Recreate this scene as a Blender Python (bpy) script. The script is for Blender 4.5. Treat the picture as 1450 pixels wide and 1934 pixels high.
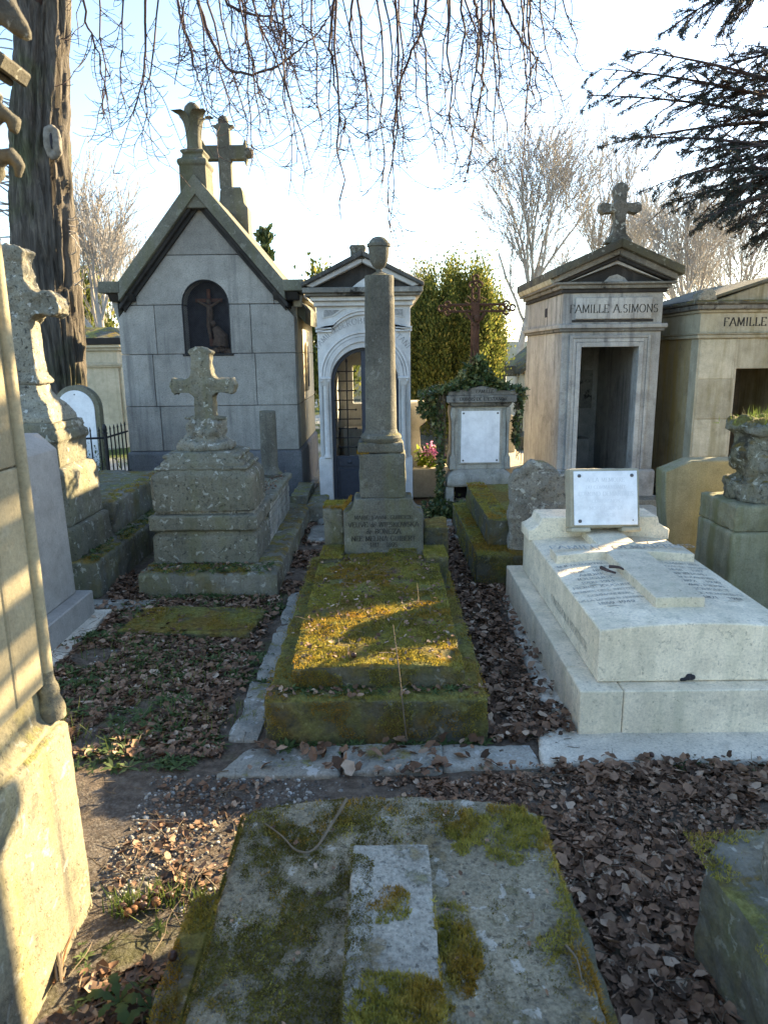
import bpy, bmesh, math, random
import numpy as np
from mathutils import Vector, Matrix, Quaternion, noise as mnoise

for o in list(bpy.data.objects):
    bpy.data.objects.remove(o)
SC = bpy.context.scene
COL = SC.collection
random.seed(7)
RNG = np.random.default_rng(7)
R = math.radians

# ------------------------------------------------------------------ camera, sky, sun
CAM_H, PITCH, ROLL, FPX = 1.75, R(12.6), R(0.7), 1340.0
fw = Vector((0, math.cos(PITCH), -math.sin(PITCH)))
up0 = Vector((0, math.sin(PITCH), math.cos(PITCH)))
rt0 = Vector((1, 0, 0))
RT = rt0 * math.cos(ROLL) - up0 * math.sin(ROLL)
UP = up0 * math.cos(ROLL) + rt0 * math.sin(ROLL)
cd = bpy.data.cameras.new('camera')
cam = bpy.data.objects.new('camera', cd)
COL.objects.link(cam)
m3 = Matrix((RT, UP, -fw)).transposed()
cam.matrix_world = Matrix.Translation((0, 0, CAM_H)) @ m3.to_4x4()
cd.sensor_fit = 'VERTICAL'
cd.sensor_height = 36.0
cd.sensor_width = 27.0
cd.lens = FPX / 1934 * 36.0
cd.clip_start = 0.05
cd.clip_end = 2000
cd.dof.use_dof = True
cd.dof.focus_distance = 6.0
cd.dof.aperture_fstop = 7.5
SC.camera = cam

SUN_AZ, SUN_EL = R(50.0), R(19.0)          # azimuth measured from +Y towards +X
SDIR = Vector((math.sin(SUN_AZ) * math.cos(SUN_EL), math.cos(SUN_AZ) * math.cos(SUN_EL), math.sin(SUN_EL)))
w = bpy.data.worlds.new('World')
SC.world = w
w.use_nodes = True
wn = w.node_tree
bg = wn.nodes['Background']
sky = wn.nodes.new('ShaderNodeTexSky')
sky.sky_type = 'NISHITA'
sky.sun_disc = False
sky.sun_elevation = SUN_EL
sky.sun_rotation = SUN_AZ
sky.air_density = 1.0
sky.dust_density = 0.5
sky.ozone_density = 2.0
wn.links.new(sky.outputs[0], bg.inputs[0])
bg.inputs[1].default_value = 0.085
sl = bpy.data.lights.new('sun', 'SUN')
sl.energy = 4.6
sl.angle = R(0.5)
sl.color = (1.0, 0.78, 0.46)
so = bpy.data.objects.new('sun', sl)
COL.objects.link(so)
so.rotation_euler = SDIR.to_track_quat('Z', 'Y').to_euler()
so.location = SDIR * 60
SC.view_settings.view_transform = 'Standard'
SC.view_settings.look = 'None'
SC.view_settings.exposure = 2.7
SC.view_settings.gamma = 1.0
SC.view_settings.use_curve_mapping = False
SC.render.engine = 'CYCLES'
SC.cycles.max_bounces = 6
SC.cycles.transparent_max_bounces = 8

# ------------------------------------------------------------------ measuring: a sight line to a world point
def ray(x, y):
    return fw + RT * ((x - 725) / FPX) + UP * ((967 - y) / FPX)
def PY(x, y, Y):
    d = ray(x, y)
    return Vector((0, 0, CAM_H)) + d * (Y / d.y)
def PZ(x, y, z=0.0):
    d = ray(x, y)
    return Vector((0, 0, CAM_H)) + d * ((z - CAM_H) / d.z)

# ------------------------------------------------------------------ node helpers
class NT:
    def __init__(s, name):
        s.m = bpy.data.materials.new(name)
        s.m.use_nodes = True
        s.t = s.m.node_tree
        s.b = s.t.nodes['Principled BSDF']
        s.pos = s.n('ShaderNodeNewGeometry').outputs['Position']
    def n(s, kind):
        return s.t.nodes.new(kind)
    def put(s, inp, v):
        if isinstance(v, bpy.types.NodeSocket):
            s.t.links.new(v, inp)
        elif isinstance(v, (tuple, list)):
            inp.default_value = tuple(v) + ((1,) if len(v) == 3 and inp.type == 'RGBA' else ())
        else:
            inp.default_value = v
    def scaled(s, vec, sx, sy, sz):
        n = s.n('ShaderNodeVectorMath'); n.operation = 'MULTIPLY'
        s.put(n.inputs[0], vec); n.inputs[1].default_value = (sx, sy, sz)
        return n.outputs[0]
    def noise(s, scale, detail=5, rough=.6, vec=None, dist=0.0):
        n = s.n('ShaderNodeTexNoise')
        s.put(n.inputs['Vector'], vec if vec is not None else s.pos)
        n.inputs['Scale'].default_value = scale
        n.inputs['Detail'].default_value = detail
        n.inputs['Roughness'].default_value = rough
        n.inputs['Distortion'].default_value = dist
        return n.outputs[0]
    def voro(s, scale, vec=None, feature='F1'):
        n = s.n('ShaderNodeTexVoronoi'); n.feature = feature
        s.put(n.inputs['Vector'], vec if vec is not None else s.pos)
        n.inputs['Scale'].default_value = scale
        return n.outputs[0]
    def ramp(s, fac, stops, interp='LINEAR'):
        n = s.n('ShaderNodeValToRGB')
        n.color_ramp.interpolation = interp
        e = n.color_ramp.elements
        while len(e) < len(stops):
            e.new(0.5)
        for i, (p, c) in enumerate(stops):
            e[i].position = p
            e[i].color = (c, c, c, 1) if not isinstance(c, (tuple, list)) else tuple(c) + (1,)
        s.put(n.inputs[0], fac)
        return n.outputs[0]
    def mr(s, v, a, b, c=0.0, d=1.0):
        n = s.n('ShaderNodeMapRange'); n.interpolation_type = 'SMOOTHSTEP'
        s.put(n.inputs[0], v)
        for i, q in enumerate((a, b, c, d)):
            n.inputs[i + 1].default_value = q
        return n.outputs[0]
    def mix(s, f, a, b, mode='MIX'):
        n = s.n('ShaderNodeMix'); n.data_type = 'RGBA'; n.blend_type = mode
        s.put(n.inputs[0], f); s.put(n.inputs[6], a); s.put(n.inputs[7], b)
        return n.outputs[2]
    def math(s, op, a, b=0.0, clamp=False):
        n = s.n('ShaderNodeMath'); n.operation = op; n.use_clamp = clamp
        s.put(n.inputs[0], a); s.put(n.inputs[1], b)
        return n.outputs[0]
    def xyz(s, v):
        n = s.n('ShaderNodeSeparateXYZ'); s.put(n.inputs[0], v)
        return n.outputs
    def bump(s, h, strength=.5, dist=.01):
        n = s.n('ShaderNodeBump'); n.inputs['Strength'].default_value = strength
        n.inputs['Distance'].default_value = dist
        s.put(n.inputs['Height'], h)
        s.t.links.new(n.outputs[0], s.b.inputs['Normal'])
    def out(s, col, rough=.9, spec=.25):
        s.put(s.b.inputs['Base Color'], col)
        s.put(s.b.inputs['Roughness'], rough)
        s.b.inputs['Specular IOR Level'].default_value = spec
        return s.m

MOSS_STOPS = [(.25, (.055, .055, .016)), (.42, (.15, .145, .038)), (.58, (.25, .24, .07)), (.76, (.36, .345, .14))]
def stone(name, c1, c2, streak=.3, stain=(.07, .068, .062), crust=0.0, crust_col=(.035, .034, .033),
          lichen=.0, lichen_col=(.5, .5, .43), algae=.0, algae_col=(.13, .13, .05), moss=0.0, moss_thr=.52,
          grain=.25, pits=0.0, rough=.92, bump=.5, scale=1.0, side_moss=0.0):
    t = NT(name)
    big = t.noise(1.4 * scale, 6, .6)
    med = t.noise(9 * scale, 8, .68)
    fine = t.noise(85 * scale, 4, .7)
    col = t.mix(t.mr(big, .36, .64), c1, c2)
    oi = t.n('ShaderNodeObjectInfo').outputs['Random']
    col = t.mix(1.0, col, t.ramp(oi, [(0, (.84, .825, .80)), (1, (1.14, 1.13, 1.11))]), 'MULTIPLY')
    col = t.mix(.75, col, t.ramp(med, [(.25, .68), (.5, .98), (.75, 1.22)]), 'MULTIPLY')
    col = t.mix(grain * 2.0, col, t.ramp(fine, [(.32, .55), (.5, 1.0), (.68, 1.35)]), 'MULTIPLY')
    h = t.math('ADD', t.math('MULTIPLY', fine, .5), t.math('MULTIPLY', med, .9))
    if streak:
        sv = t.scaled(t.pos, 11, 11, .55)
        st = t.noise(1.0, 7, .62, vec=sv)
        f = t.math('MULTIPLY', t.mr(st, .47, .72), t.mr(t.noise(1.1, 3, .5), .38, .6))
        col = t.mix(t.math('MULTIPLY', f, streak), col, stain)
    if algae:
        av = t.scaled(t.pos, 5, 5, .7)
        f = t.mr(t.noise(1.0, 6, .65, vec=av), .46, .66)
        col = t.mix(t.math('MULTIPLY', f, algae), col, algae_col)
    if crust:
        f = t.mr(t.noise(3.4, 10, .74, dist=.3), .53, .63)
        col = t.mix(t.math('MULTIPLY', f, crust), col, crust_col)
    if lichen:
        f = t.mr(t.noise(17, 4, .6, dist=.5), .6, .645)
        col = t.mix(t.math('MULTIPLY', f, lichen), col, lichen_col)
        f2 = t.mr(t.noise(31, 3, .6), .62, .66)
        col = t.mix(t.math('MULTIPLY', f2, lichen * .7), col, (.06, .06, .055))
    if pits:
        p = t.mr(t.noise(42, 3, .75), .60, .66)
        col = t.mix(t.math('MULTIPLY', p, pits), col, (.045, .042, .036))
        h = t.math('SUBTRACT', h, t.math('MULTIPLY', p, pits * 1.2))
    if moss or side_moss:
        nz = t.xyz(t.n('ShaderNodeNewGeometry').outputs['Normal'])[2]
        mn = t.noise(5.5, 9, .72)
        upf = t.mr(nz, .25, .8)
        f = t.math('MULTIPLY', t.math('MULTIPLY', t.mr(mn, moss_thr, moss_thr + .09), upf), moss)
        if side_moss:
            f = t.math('MAXIMUM', f, t.math('MULTIPLY', t.mr(t.noise(4.2, 9, .75), .42, .62), side_moss))
        mc = t.ramp(t.noise(38, 6, .75), MOSS_STOPS)
        mc = t.mix(t.mr(t.noise(2.6, 4, .6), .42, .62), mc, t.mix(1.0, mc, (1.05, .72, .55), 'MULTIPLY'))
        col = t.mix(f, col, mc)
        h = t.math('ADD', h, t.math('MULTIPLY', t.math('MULTIPLY', f, t.noise(120, 3, .7)), 2.2))
    t.bump(h, bump, .012)
    return t.out(col, rough, .2)

def plain(name, col, rough=.7, spec=.3, metal=0.0, var=.25, vs=12, bump=0.0):
    t = NT(name)
    n = t.noise(vs, 5, .65)
    c = t.mix(1.0, col, t.ramp(n, [(.3, 1 - var), (.7, 1 + var)]), 'MULTIPLY')
    if bump:
        t.bump(n, bump, .01)
    t.b.inputs['Metallic'].default_value = metal
    return t.out(c, rough, spec)

def island(name, stops, rough=.8, trans=0.0, spec=.25):
    t = NT(name)
    rnd = t.n('ShaderNodeNewGeometry').outputs['Random Per Island']
    c = t.ramp(rnd, stops)
    c = t.mix(.6, c, t.ramp(t.noise(45, 4, .6), [(.3, .65), (.7, 1.25)]), 'MULTIPLY')
    m = t.out(c, rough, spec)
    if trans:
        tr = t.n('ShaderNodeBsdfTranslucent')
        t.put(tr.inputs[0], c)
        mx = t.n('ShaderNodeMixShader')
        mx.inputs[0].default_value = trans
        t.t.links.new(t.b.outputs[0], mx.inputs[1])
        t.t.links.new(tr.outputs[0], mx.inputs[2])
        t.t.links.new(mx.outputs[0], t.t.nodes['Material Output'].inputs[0])
    return m

# ------------------------------------------------------------------ objects
def tag(o, label=None, cat=None, group=None, kind=None):
    if label: o['label'] = label
    if cat: o['category'] = cat
    if group: o['group'] = group
    if kind: o['kind'] = kind
    return o
def thing(name, label, cat, loc=(0, 0, 0), group=None):
    o = bpy.data.objects.new(name, None)
    o.empty_display_size = .2
    COL.objects.link(o)
    o.location = loc
    return tag(o, label, cat, group)
def adopt(o, parent):
    o.parent = parent
    p, t = parent, Vector((0, 0, 0))
    while p is not None:
        if p.type == 'EMPTY':
            t += p.location
        p = p.parent if p.type != 'EMPTY' else None
    o.matrix_parent_inverse = Matrix.Translation(-t) if parent.type == 'EMPTY' else Matrix.Identity(4)
def link(name, me, mat, parent=None):
    o = bpy.data.objects.new(name, me)
    if mat: me.materials.append(mat)
    COL.objects.link(o)
    if parent: adopt(o, parent)
    return o
def np_mesh(name, V, F):
    V = np.asarray(V, dtype=np.float32); F = np.asarray(F, dtype=np.int32)
    k = F.shape[1]
    me = bpy.data.meshes.new(name)
    me.vertices.add(len(V)); me.vertices.foreach_set('co', V.ravel())
    me.loops.add(F.size); me.loops.foreach_set('vertex_index', F.ravel())
    me.polygons.add(len(F))
    me.polygons.foreach_set('loop_start', np.arange(0, F.size, k, dtype=np.int32))
    me.polygons.foreach_set('loop_total', np.full(len(F), k, dtype=np.int32))
    me.update(calc_edges=True)
    return me
def weather(me, amp, scale, oct=4, seed=0.0, amp2=0.0, scale2=40):
    n = len(me.vertices)
    co = np.empty(n * 3, dtype=np.float32); me.vertices.foreach_get('co', co); co = co.reshape(-1, 3)
    no = np.empty(n * 3, dtype=np.float32); me.vertices.foreach_get('normal', no); no = no.reshape(-1, 3)
    d = np.empty(n, dtype=np.float32)
    sv = Vector((seed, seed * 1.7, -seed))
    for i in range(n):
        p = Vector(co[i])
        v = mnoise.fractal(p * scale + sv, 1.0, 2.1, oct) * amp
        if amp2: v += mnoise.fractal(p * scale2 + sv, .8, 2.0, 2) * amp2
        d[i] = v
    co += no * d[:, None]
    me.vertices.foreach_set('co', co.ravel()); me.update()

class MB:
    def __init__(s): s.v, s.f = [], []
    def add(s, vs, fs):
        o = len(s.v); s.v += [tuple(p) for p in vs]; s.f += [tuple(i + o for i in q) for q in fs]; return s
    def box(s, x0, x1, y0, y1, z0, z1):
        return s.add([(x0, y0, z0), (x1, y0, z0), (x1, y1, z0), (x0, y1, z0), (x0, y0, z1), (x1, y0, z1), (x1, y1, z1), (x0, y1, z1)],
                     [(3, 2, 1, 0), (4, 5, 6, 7), (0, 1, 5, 4), (1, 2, 6, 5), (2, 3, 7, 6), (3, 0, 4, 7)])
    def loft(s, rings, cap=True, close=True):
        n = len(rings[0]); vs = [p for r in rings for p in r]; fs = []
        for k in range(len(rings) - 1):
            for i in range(n if close else n - 1):
                j = (i + 1) % n
                fs.append((k * n + i, k * n + j, (k + 1) * n + j, (k + 1) * n + i))
        if cap:
            fs.append(tuple(range(n - 1, -1, -1))); fs.append(tuple((len(rings) - 1) * n + i for i in range(n)))
        return s.add(vs, fs)
    def stack(s, cx, cy, prof):
        return s.loft([[(cx - a, cy - b, z), (cx + a, cy - b, z), (cx + a, cy + b, z), (cx - a, cy + b, z)] for a, b, z in prof])
    def lathe(s, cx, cy, prof, n=28):
        return s.loft([[(cx + r * math.cos(2 * math.pi * i / n), cy + r * math.sin(2 * math.pi * i / n), z) for i in range(n)] for r, z in prof])
    def xz(s, poly, y0, y1):
        n = len(poly)
        return s.loft([[(x, y0, z) for x, z in poly], [(x, y1, z) for x, z in poly]])
    def yz(s, poly, x0, x1):
        return s.loft([[(x0, y, z) for y, z in poly], [(x1, y, z) for y, z in poly]])
    def xy(s, poly, z0, z1):
        return s.loft([[(x, y, z0) for x, y in poly], [(x, y, z1) for x, y in poly]])
    def tube(s, pts, rad, n=6):
        pts = [Vector(p) for p in pts]
        if not isinstance(rad, (list, tuple)): rad = [rad] * len(pts)
        rings = []
        for i, p in enumerate(pts):
            d = (pts[min(i + 1, len(pts) - 1)] - pts[max(i - 1, 0)]).normalized()
            a = d.cross(Vector((0.31, 0.17, 0.93)) if abs(d.z) < .9 else Vector((1, 0.1, 0))).normalized(); b = d.cross(a)
            rings.append([p + (a * math.cos(2 * math.pi * k / n) + b * math.sin(2 * math.pi * k / n)) * rad[i] for k in range(n)])
        return s.loft(rings)
    def ball(s, c, rx, ry, rz, nu=12, nv=8):
        rings = []
        for j in range(1, nv):
            a = math.pi * j / nv
            rings.append([(c[0] + rx * math.sin(a) * math.cos(2 * math.pi * i / nu), c[1] + ry * math.sin(a) * math.sin(2 * math.pi * i / nu), c[2] - rz * math.cos(a)) for i in range(nu)])
        return s.loft(rings)
    def xform(s, M):
        s.v = [tuple(M @ Vector(p)) for p in s.v]; return s
    def build(s, name, mat, parent=None, bev=.004, seg=1, vox=0, amp=0.0, nscale=6.0, amp2=0.0, s2=40, smooth=35, oct=4):
        me = bpy.data.meshes.new(name)
        bm = bmesh.new()
        vs = [bm.verts.new(p) for p in s.v]
        for q in s.f:
            try: bm.faces.new([vs[i] for i in q])
            except ValueError: pass
        bmesh.ops.recalc_face_normals(bm, faces=bm.faces)
        if bev and not vox:
            es = [e for e in bm.edges if len(e.link_faces) == 2 and e.calc_face_angle(0) > R(28)]
            if es:
                bmesh.ops.bevel(bm, geom=es, offset=bev, segments=seg, affect='EDGES', profile=.6, clamp_overlap=True)
        bm.to_mesh(me); bm.free()
        o = link(name, me, mat, parent)
        if vox:
            md = o.modifiers.new('r', 'REMESH'); md.mode = 'VOXEL'; md.voxel_size = vox
            dg = bpy.context.evaluated_depsgraph_get()
            nm = bpy.data.meshes.new_from_object(o.evaluated_get(dg))
            o.modifiers.remove(md)
            old = o.data; o.data = nm; bpy.data.meshes.remove(old); nm.name = name
            if not nm.materials and mat: nm.materials.append(mat)
            me = nm
            smooth = 60
        if amp:
            weather(me, amp, nscale, oct, seed=len(COL.objects) * .37 % 9, amp2=amp2, scale2=s2)
        if smooth:
            me.polygons.foreach_set('use_smooth', [True] * len(me.polygons))
            me.set_sharp_from_angle(angle=R(smooth))
        return o
def clone(src, parent=None, loc=None, rotz=None, name=None):
    c = src.copy(); COL.objects.link(c)
    if loc is not None: c.location = loc
    if rotz is not None: c.rotation_euler = (0, 0, rotz)
    if parent is not None: c.parent = parent
    return c
def arc(cx, cz, rx, rz, a0, a1, n):
    return [(cx + rx * math.cos(R(a0 + (a1 - a0) * i / n)), cz + rz * math.sin(R(a0 + (a1 - a0) * i / n))) for i in range(n + 1)]
def clip(poly, a, b, c):      # keep a*x + b*z <= c
    out = []
    for i in range(len(poly)):
        p, q = poly[i], poly[(i + 1) % len(poly)]
        dp, dq = a * p[0] + b * p[1] - c, a * q[0] + b * q[1] - c
        if dp <= 0: out.append(p)
        if dp * dq < 0:
            t = dp / (dp - dq); out.append((p[0] + (q[0] - p[0]) * t, p[1] + (q[1] - p[1]) * t))
    return out

# ------------------------------------------------------------------ cut lettering: roman capitals drawn as strokes with serifs
def _a(cx, cy, rx, ry, a0, a1, n=10): return arc(cx, cy, rx, ry, a0, a1, n)
GL = {
 'A': (.78, [[(0, 0), (.37, 1)], [(.41, 1), (.78, 0)], [(.14, .34), (.62, .34)]]),
 'B': (.62, [[(.08, 0), (.08, 1)], [(.08, 1), (.3, 1)] + _a(.32, .76, .22, .24, 90, -90, 7) + [(.08, .52)], [(.08, .52), (.32, .52)] + _a(.34, .26, .26, .26, 90, -90, 7) + [(.08, 0)]]),
 'C': (.72, [_a(.4, .5, .38, .5, 42, 318, 14)]),
 'D': (.76, [[(.08, 0), (.08, 1)], [(.08, 1), (.3, 1)] + _a(.32, .5, .42, .5, 90, -90, 10) + [(.08, 0)]]),
 'E': (.6, [[(.08, 0), (.08, 1)], [(.08, 1), (.56, 1), (.56, .86)], [(.08, .52), (.46, .52)], [(.08, 0), (.58, 0), (.58, .15)]]),
 'F': (.57, [[(.08, 0), (.08, 1)], [(.08, 1), (.56, 1), (.56, .84)], [(.08, .52), (.46, .52)]]),
 'G': (.78, [_a(.4, .5, .38, .5, 45, 300, 13) + [(.66, .1), (.66, .42)], [(.52, .42), (.78, .42)]]),
 'H': (.76, [[(.1, 0), (.1, 1)], [(.66, 0), (.66, 1)], [(.1, .52), (.66, .52)]]),
 'I': (.28, [[(.14, 0), (.14, 1)]]),
 'J': (.4, [[(.28, 1), (.28, .15)] + _a(.13, .15, .15, .2, 0, -110, 5)]),
 'K': (.72, [[(.1, 0), (.1, 1)], [(.62, 1), (.1, .42)], [(.26, .6), (.7, 0)]]),
 'L': (.58, [[(.1, 0), (.1, 1)], [(.1, 0), (.56, 0), (.56, .17)]]),
 'M': (.9, [[(.08, 0), (.1, 1)], [(.12, 1), (.45, .1)], [(.45, .1), (.78, 1)], [(.8, 1), (.82, 0)]]),
 'N': (.78, [[(.1, 0), (.1, 1)], [(.1, 1), (.68, 0)], [(.68, 0), (.68, 1)]]),
 'O': (.82, [_a(.41, .5, .38, .5, 0, 360, 20)]),
 'P': (.6, [[(.1, 0), (.1, 1)], [(.1, 1), (.3, 1)] + _a(.32, .74, .25, .26, 90, -90, 8) + [(.1, .48)]]),
 'R': (.68, [[(.1, 0), (.1, 1)], [(.1, 1), (.3, 1)] + _a(.32, .74, .25, .26, 90, -90, 8) + [(.1, .48)], [(.3, .48), (.66, 0)]]),
 'S': (.56, [_a(.28, .74, .22, .25, 35, 250, 9) + _a(.28, .26, .24, .26, 80, -145, 9)]),
 'T': (.66, [[(.33, 0), (.33, 1)], [(.02, .84), (.02, 1), (.64, 1), (.64, .84)]]),
 'U': (.74, [[(.1, 1), (.1, .32)] + _a(.37, .3, .27, .3, 180, 360, 9) + [(.64, 1)]]),
 'V': (.76, [[(.02, 1), (.38, 0)], [(.38, 0), (.74, 1)]]),
 'W': (1.0, [[(.02, 1), (.27, 0)], [(.27, 0), (.5, 1)], [(.5, 1), (.74, 0)], [(.74, 0), (.98, 1)]]),
 'X': (.72, [[(.04, 0), (.68, 1)], [(.04, 1), (.68, 0)]]),
 'Y': (.7, [[(.02, 1), (.35, .48)], [(.68, 1), (.35, .48)], [(.35, .48), (.35, 0)]]),
 'Z': (.62, [[(.04, .86), (.04, 1), (.58, 1)], [(.58, 1), (.04, 0)], [(.04, 0), (.6, 0), (.6, .15)]]),
 'd': (.5, [[(.42, 1), (.42, 0)], _a(.24, .3, .2, .3, 0, 360, 12)]),
 'e': (.46, [[(.04, .32), (.42, .32)] + _a(.23, .32, .19, .32, 0, 300, 11)]),
 '0': (.56, [_a(.28, .5, .25, .5, 0, 360, 16)]), '1': (.34, [[(.17, 0), (.17, 1)], [(.17, 1), (.05, .85)]]),
 '2': (.54, [_a(.26, .72, .22, .28, 160, -30, 8) + [(.04, 0), (.5, 0), (.5, .12)]]),
 '3': (.5, [_a(.22, .75, .2, .25, 140, -80, 7), _a(.22, .27, .24, .27, 80, -140, 8)]),
 '4': (.56, [[(.4, 0), (.4, 1)], [(.4, 1), (.02, .3), (.54, .3)]]),
 '5': (.5, [[(.44, 1), (.12, 1), (.08, .58)] + _a(.22, .3, .24, .3, 100, -140, 8)]),
 '6': (.54, [_a(.27, .3, .23, .3, 0, 360, 13), [(.04, .3), (.12, .75), (.42, 1)]]),
 '7': (.5, [[(.04, .86), (.04, 1), (.48, 1), (.16, 0)]]),
 '8': (.54, [_a(.27, .75, .19, .25, 0, 360, 12), _a(.27, .26, .24, .26, 0, 360, 12)]),
 '9': (.54, [_a(.27, .7, .23, .3, 0, 360, 13), [(.5, .7), (.42, .25), (.12, 0)]]),
 '-': (.42, [[(.06, .45), (.36, .45)]]), '.': (.22, [[(.08, .0), (.08, .1)]]), ' ': (.38, []),
}
def lettering(name, text, size, origin, ux, uy, mat, parent, thick=.13, track=.16, center=True, warp=None):
    ux, uy, origin = Vector(ux), Vector(uy), Vector(origin)
    quads = []; x = 0.0
    for ch in text:
        wd, strokes = GL[ch]
        for st in strokes:
            for (p, q) in zip(st[:-1], st[1:]):
                dx, dy = q[0] - p[0], q[1] - p[1]
                L = math.hypot(dx, dy)
                if L < 1e-5: continue
                hw = .5 * thick * (.38 + .62 * abs(dy / L))
                nx, ny = -dy / L * hw, dx / L * hw
                ex, ey = dx / L * hw * .4, dy / L * hw * .4
                quads.append([(x + p[0] + nx - ex, p[1] + ny - ey), (x + p[0] - nx - ex, p[1] - ny - ey), (x + q[0] - nx + ex, q[1] - ny + ey), (x + q[0] + nx + ex, q[1] + ny + ey)])
            if len(st) == 2 and abs(st[0][1] - st[1][1]) > .3:
                for e in st:
                    if e[1] in (0, 1):
                        y0 = e[1]; quads.append([(x + e[0] - .11, y0 - .022), (x + e[0] + .11, y0 - .022), (x + e[0] + .11, y0 + .022), (x + e[0] - .11, y0 + .022)])
        x += wd + track
    tot = x - track
    off = tot / 2 if center else 0
    V, F = [], []
    nrm = ux.cross(uy).normalized()
    for k, q in enumerate(quads):
        for (a, b) in q:
            a = (a - off) * size; b = b * size
            if warp: p = warp(a, b)
            else: p = origin + ux * a + uy * b
            V.append(Vector(p) + nrm * (.00012 * (k % 5)))
        n = len(V); F.append((n - 4, n - 3, n - 2, n - 1))
    me = bpy.data.meshes.new(name); me.from_pydata([tuple(v) for v in V], [], F); me.update()
    return link(name, me, mat, parent)

# ------------------------------------------------------------------ small growing things
def blades(name, P, N, h, wd, mat, parent=None, tilt=.6):
    P = np.asarray(P); n = len(P)
    if n == 0: return None
    N = np.asarray(N) if np.ndim(N) == 2 else np.tile(np.asarray(N, float), (n, 1))
    d = N + RNG.normal(0, tilt, (n, 3)); d /= np.linalg.norm(d, axis=1)[:, None]
    r = np.cross(d, RNG.normal(0, 1, (n, 3))); r /= np.linalg.norm(r, axis=1)[:, None] + 1e-9
    hh = h * RNG.uniform(.45, 1.35, (n, 1)); ww = wd * RNG.uniform(.6, 1.4, (n, 1))
    V = np.empty((n, 3, 3)); base = P - N * .002
    V[:, 0] = base - r * ww; V[:, 1] = base + r * ww; V[:, 2] = base + d * hh
    F = np.arange(n * 3).reshape(-1, 3)
    return link(name, np_mesh(name, V.reshape(-1, 3), F), mat, parent)
def scatter(name, tmpl, P, scale, mat, parent=None, tilt=.45, up=None):
    """copies of small templates (verts, tris) laid about at the points P, joined into one mesh"""
    Vs, Fs, off = [], [], 0
    P = np.asarray(P); n = len(P)
    which = RNG.integers(0, len(tmpl), n)
    for k, (tv, tf) in enumerate(tmpl):
        idx = np.where(which == k)[0]; m = len(idx)
        if m == 0: continue
        a = RNG.uniform(0, 2 * math.pi, m); ax = RNG.normal(0, tilt, m); ay = RNG.normal(0, tilt, m)
        ca, sa = np.cos(a), np.sin(a)
        Rz = np.zeros((m, 3, 3)); Rz[:, 0, 0] = ca; Rz[:, 0, 1] = -sa; Rz[:, 1, 0] = sa; Rz[:, 1, 1] = ca; Rz[:, 2, 2] = 1
        cx, sx = np.cos(ax), np.sin(ax); Rx = np.zeros((m, 3, 3)); Rx[:, 0, 0] = 1; Rx[:, 1, 1] = cx; Rx[:, 1, 2] = -sx; Rx[:, 2, 1] = sx; Rx[:, 2, 2] = cx
        cy, sy = np.cos(ay), np.sin(ay); Ry = np.zeros((m, 3, 3)); Ry[:, 1, 1] = 1; Ry[:, 0, 0] = cy; Ry[:, 0, 2] = sy; Ry[:, 2, 0] = -sy; Ry[:, 2, 2] = cy
        M = Rx @ Ry @ Rz
        s = np.asarray(scale)[idx] if np.ndim(scale) else np.full(m, scale)
        tv = np.asarray(tv, float)
        V = np.einsum('mij,vj->mvi', M, tv) * s[:, None, None] + P[idx][:, None, :]
        F = np.asarray(tf)[None] + (np.arange(m) * len(tv))[:, None, None] + off
        Vs.append(V.reshape(-1, 3)); Fs.append(F.reshape(-1, 3)); off += m * len(tv)
    o = link(name, np_mesh(name, np.concatenate(Vs), np.concatenate(Fs)), mat, parent)
    o.data.polygons.foreach_set('use_smooth', [True] * len(o.data.polygons))
    return o
def leaf_template(kind, seed):
    r = random.Random(seed)
    xs = (-.5, -.28, 0, .26, .5)
    w_ = r.uniform(.22, .38) if kind == 'oval' else r.uniform(.36, .5)
    bend, fold, curl = r.uniform(-.5, .7), r.uniform(.1, .75), r.uniform(-.3, .6)
    vs = []
    for x in xs: vs.append((x, r.uniform(-.03, .03), bend * x * x))
    for sg in (-1, 1):
        for i, x in enumerate(xs[1:4]):
            wv = w_ * (.8, 1, .75)[i] * r.uniform(.75, 1.2)
            vs.append((x + r.uniform(-.08, .08), sg * wv, bend * x * x + fold * wv * r.uniform(.5, 1.3) + curl * wv * wv * 2))
            if kind == 'lobed' and i == 1: vs[-1] = (vs[-1][0], vs[-1][1] * .62, vs[-1][2])
    fs = []
    for o, flip in ((5, 0), (8, 1)):
        q = [(0, 1, o), (1, o + 1, o), (1, 2, o + 1), (2, o + 2, o + 1), (2, 3, o + 2), (3, 4, o + 2)]
        fs += [(a, c, b) if flip else (a, b, c) for a, b, c in q]
    return vs, fs
LEAVES = [leaf_template('lobed', i) for i in range(5)] + [leaf_template('oval', i) for i in range(6)]
# ------------------------------------------------------------------ materials
M = {}
M['granite'] = stone('grey_granite', (.315, .30, .272), (.245, .235, .215), streak=.75, stain=(.11, .108, .105), grain=.34, pits=.35, bump=.25)
M['plinth'] = stone('dark_granite_plinth', (.155, .155, .16), (.11, .11, .115), streak=.6, stain=(.07, .07, .075), grain=.3, pits=.35, bump=.3, algae=.2, algae_col=(.12, .125, .08))  # darker granite than the wall blocks above it
M['coping'] = stone('weathered_coping', (.155, .15, .118), (.10, .098, .078), streak=.3, lichen=.35, lichen_col=(.3, .3, .25), algae=.35, grain=.3, bump=.4)
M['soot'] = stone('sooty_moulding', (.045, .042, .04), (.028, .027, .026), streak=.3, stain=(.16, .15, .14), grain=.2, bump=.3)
M['robin'] = stone('pale_dressed_stone', (.56, .56, .55), (.47, .47, .465), streak=.3, stain=(.22, .22, .22), grain=.12, bump=.2, rough=.85)
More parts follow.
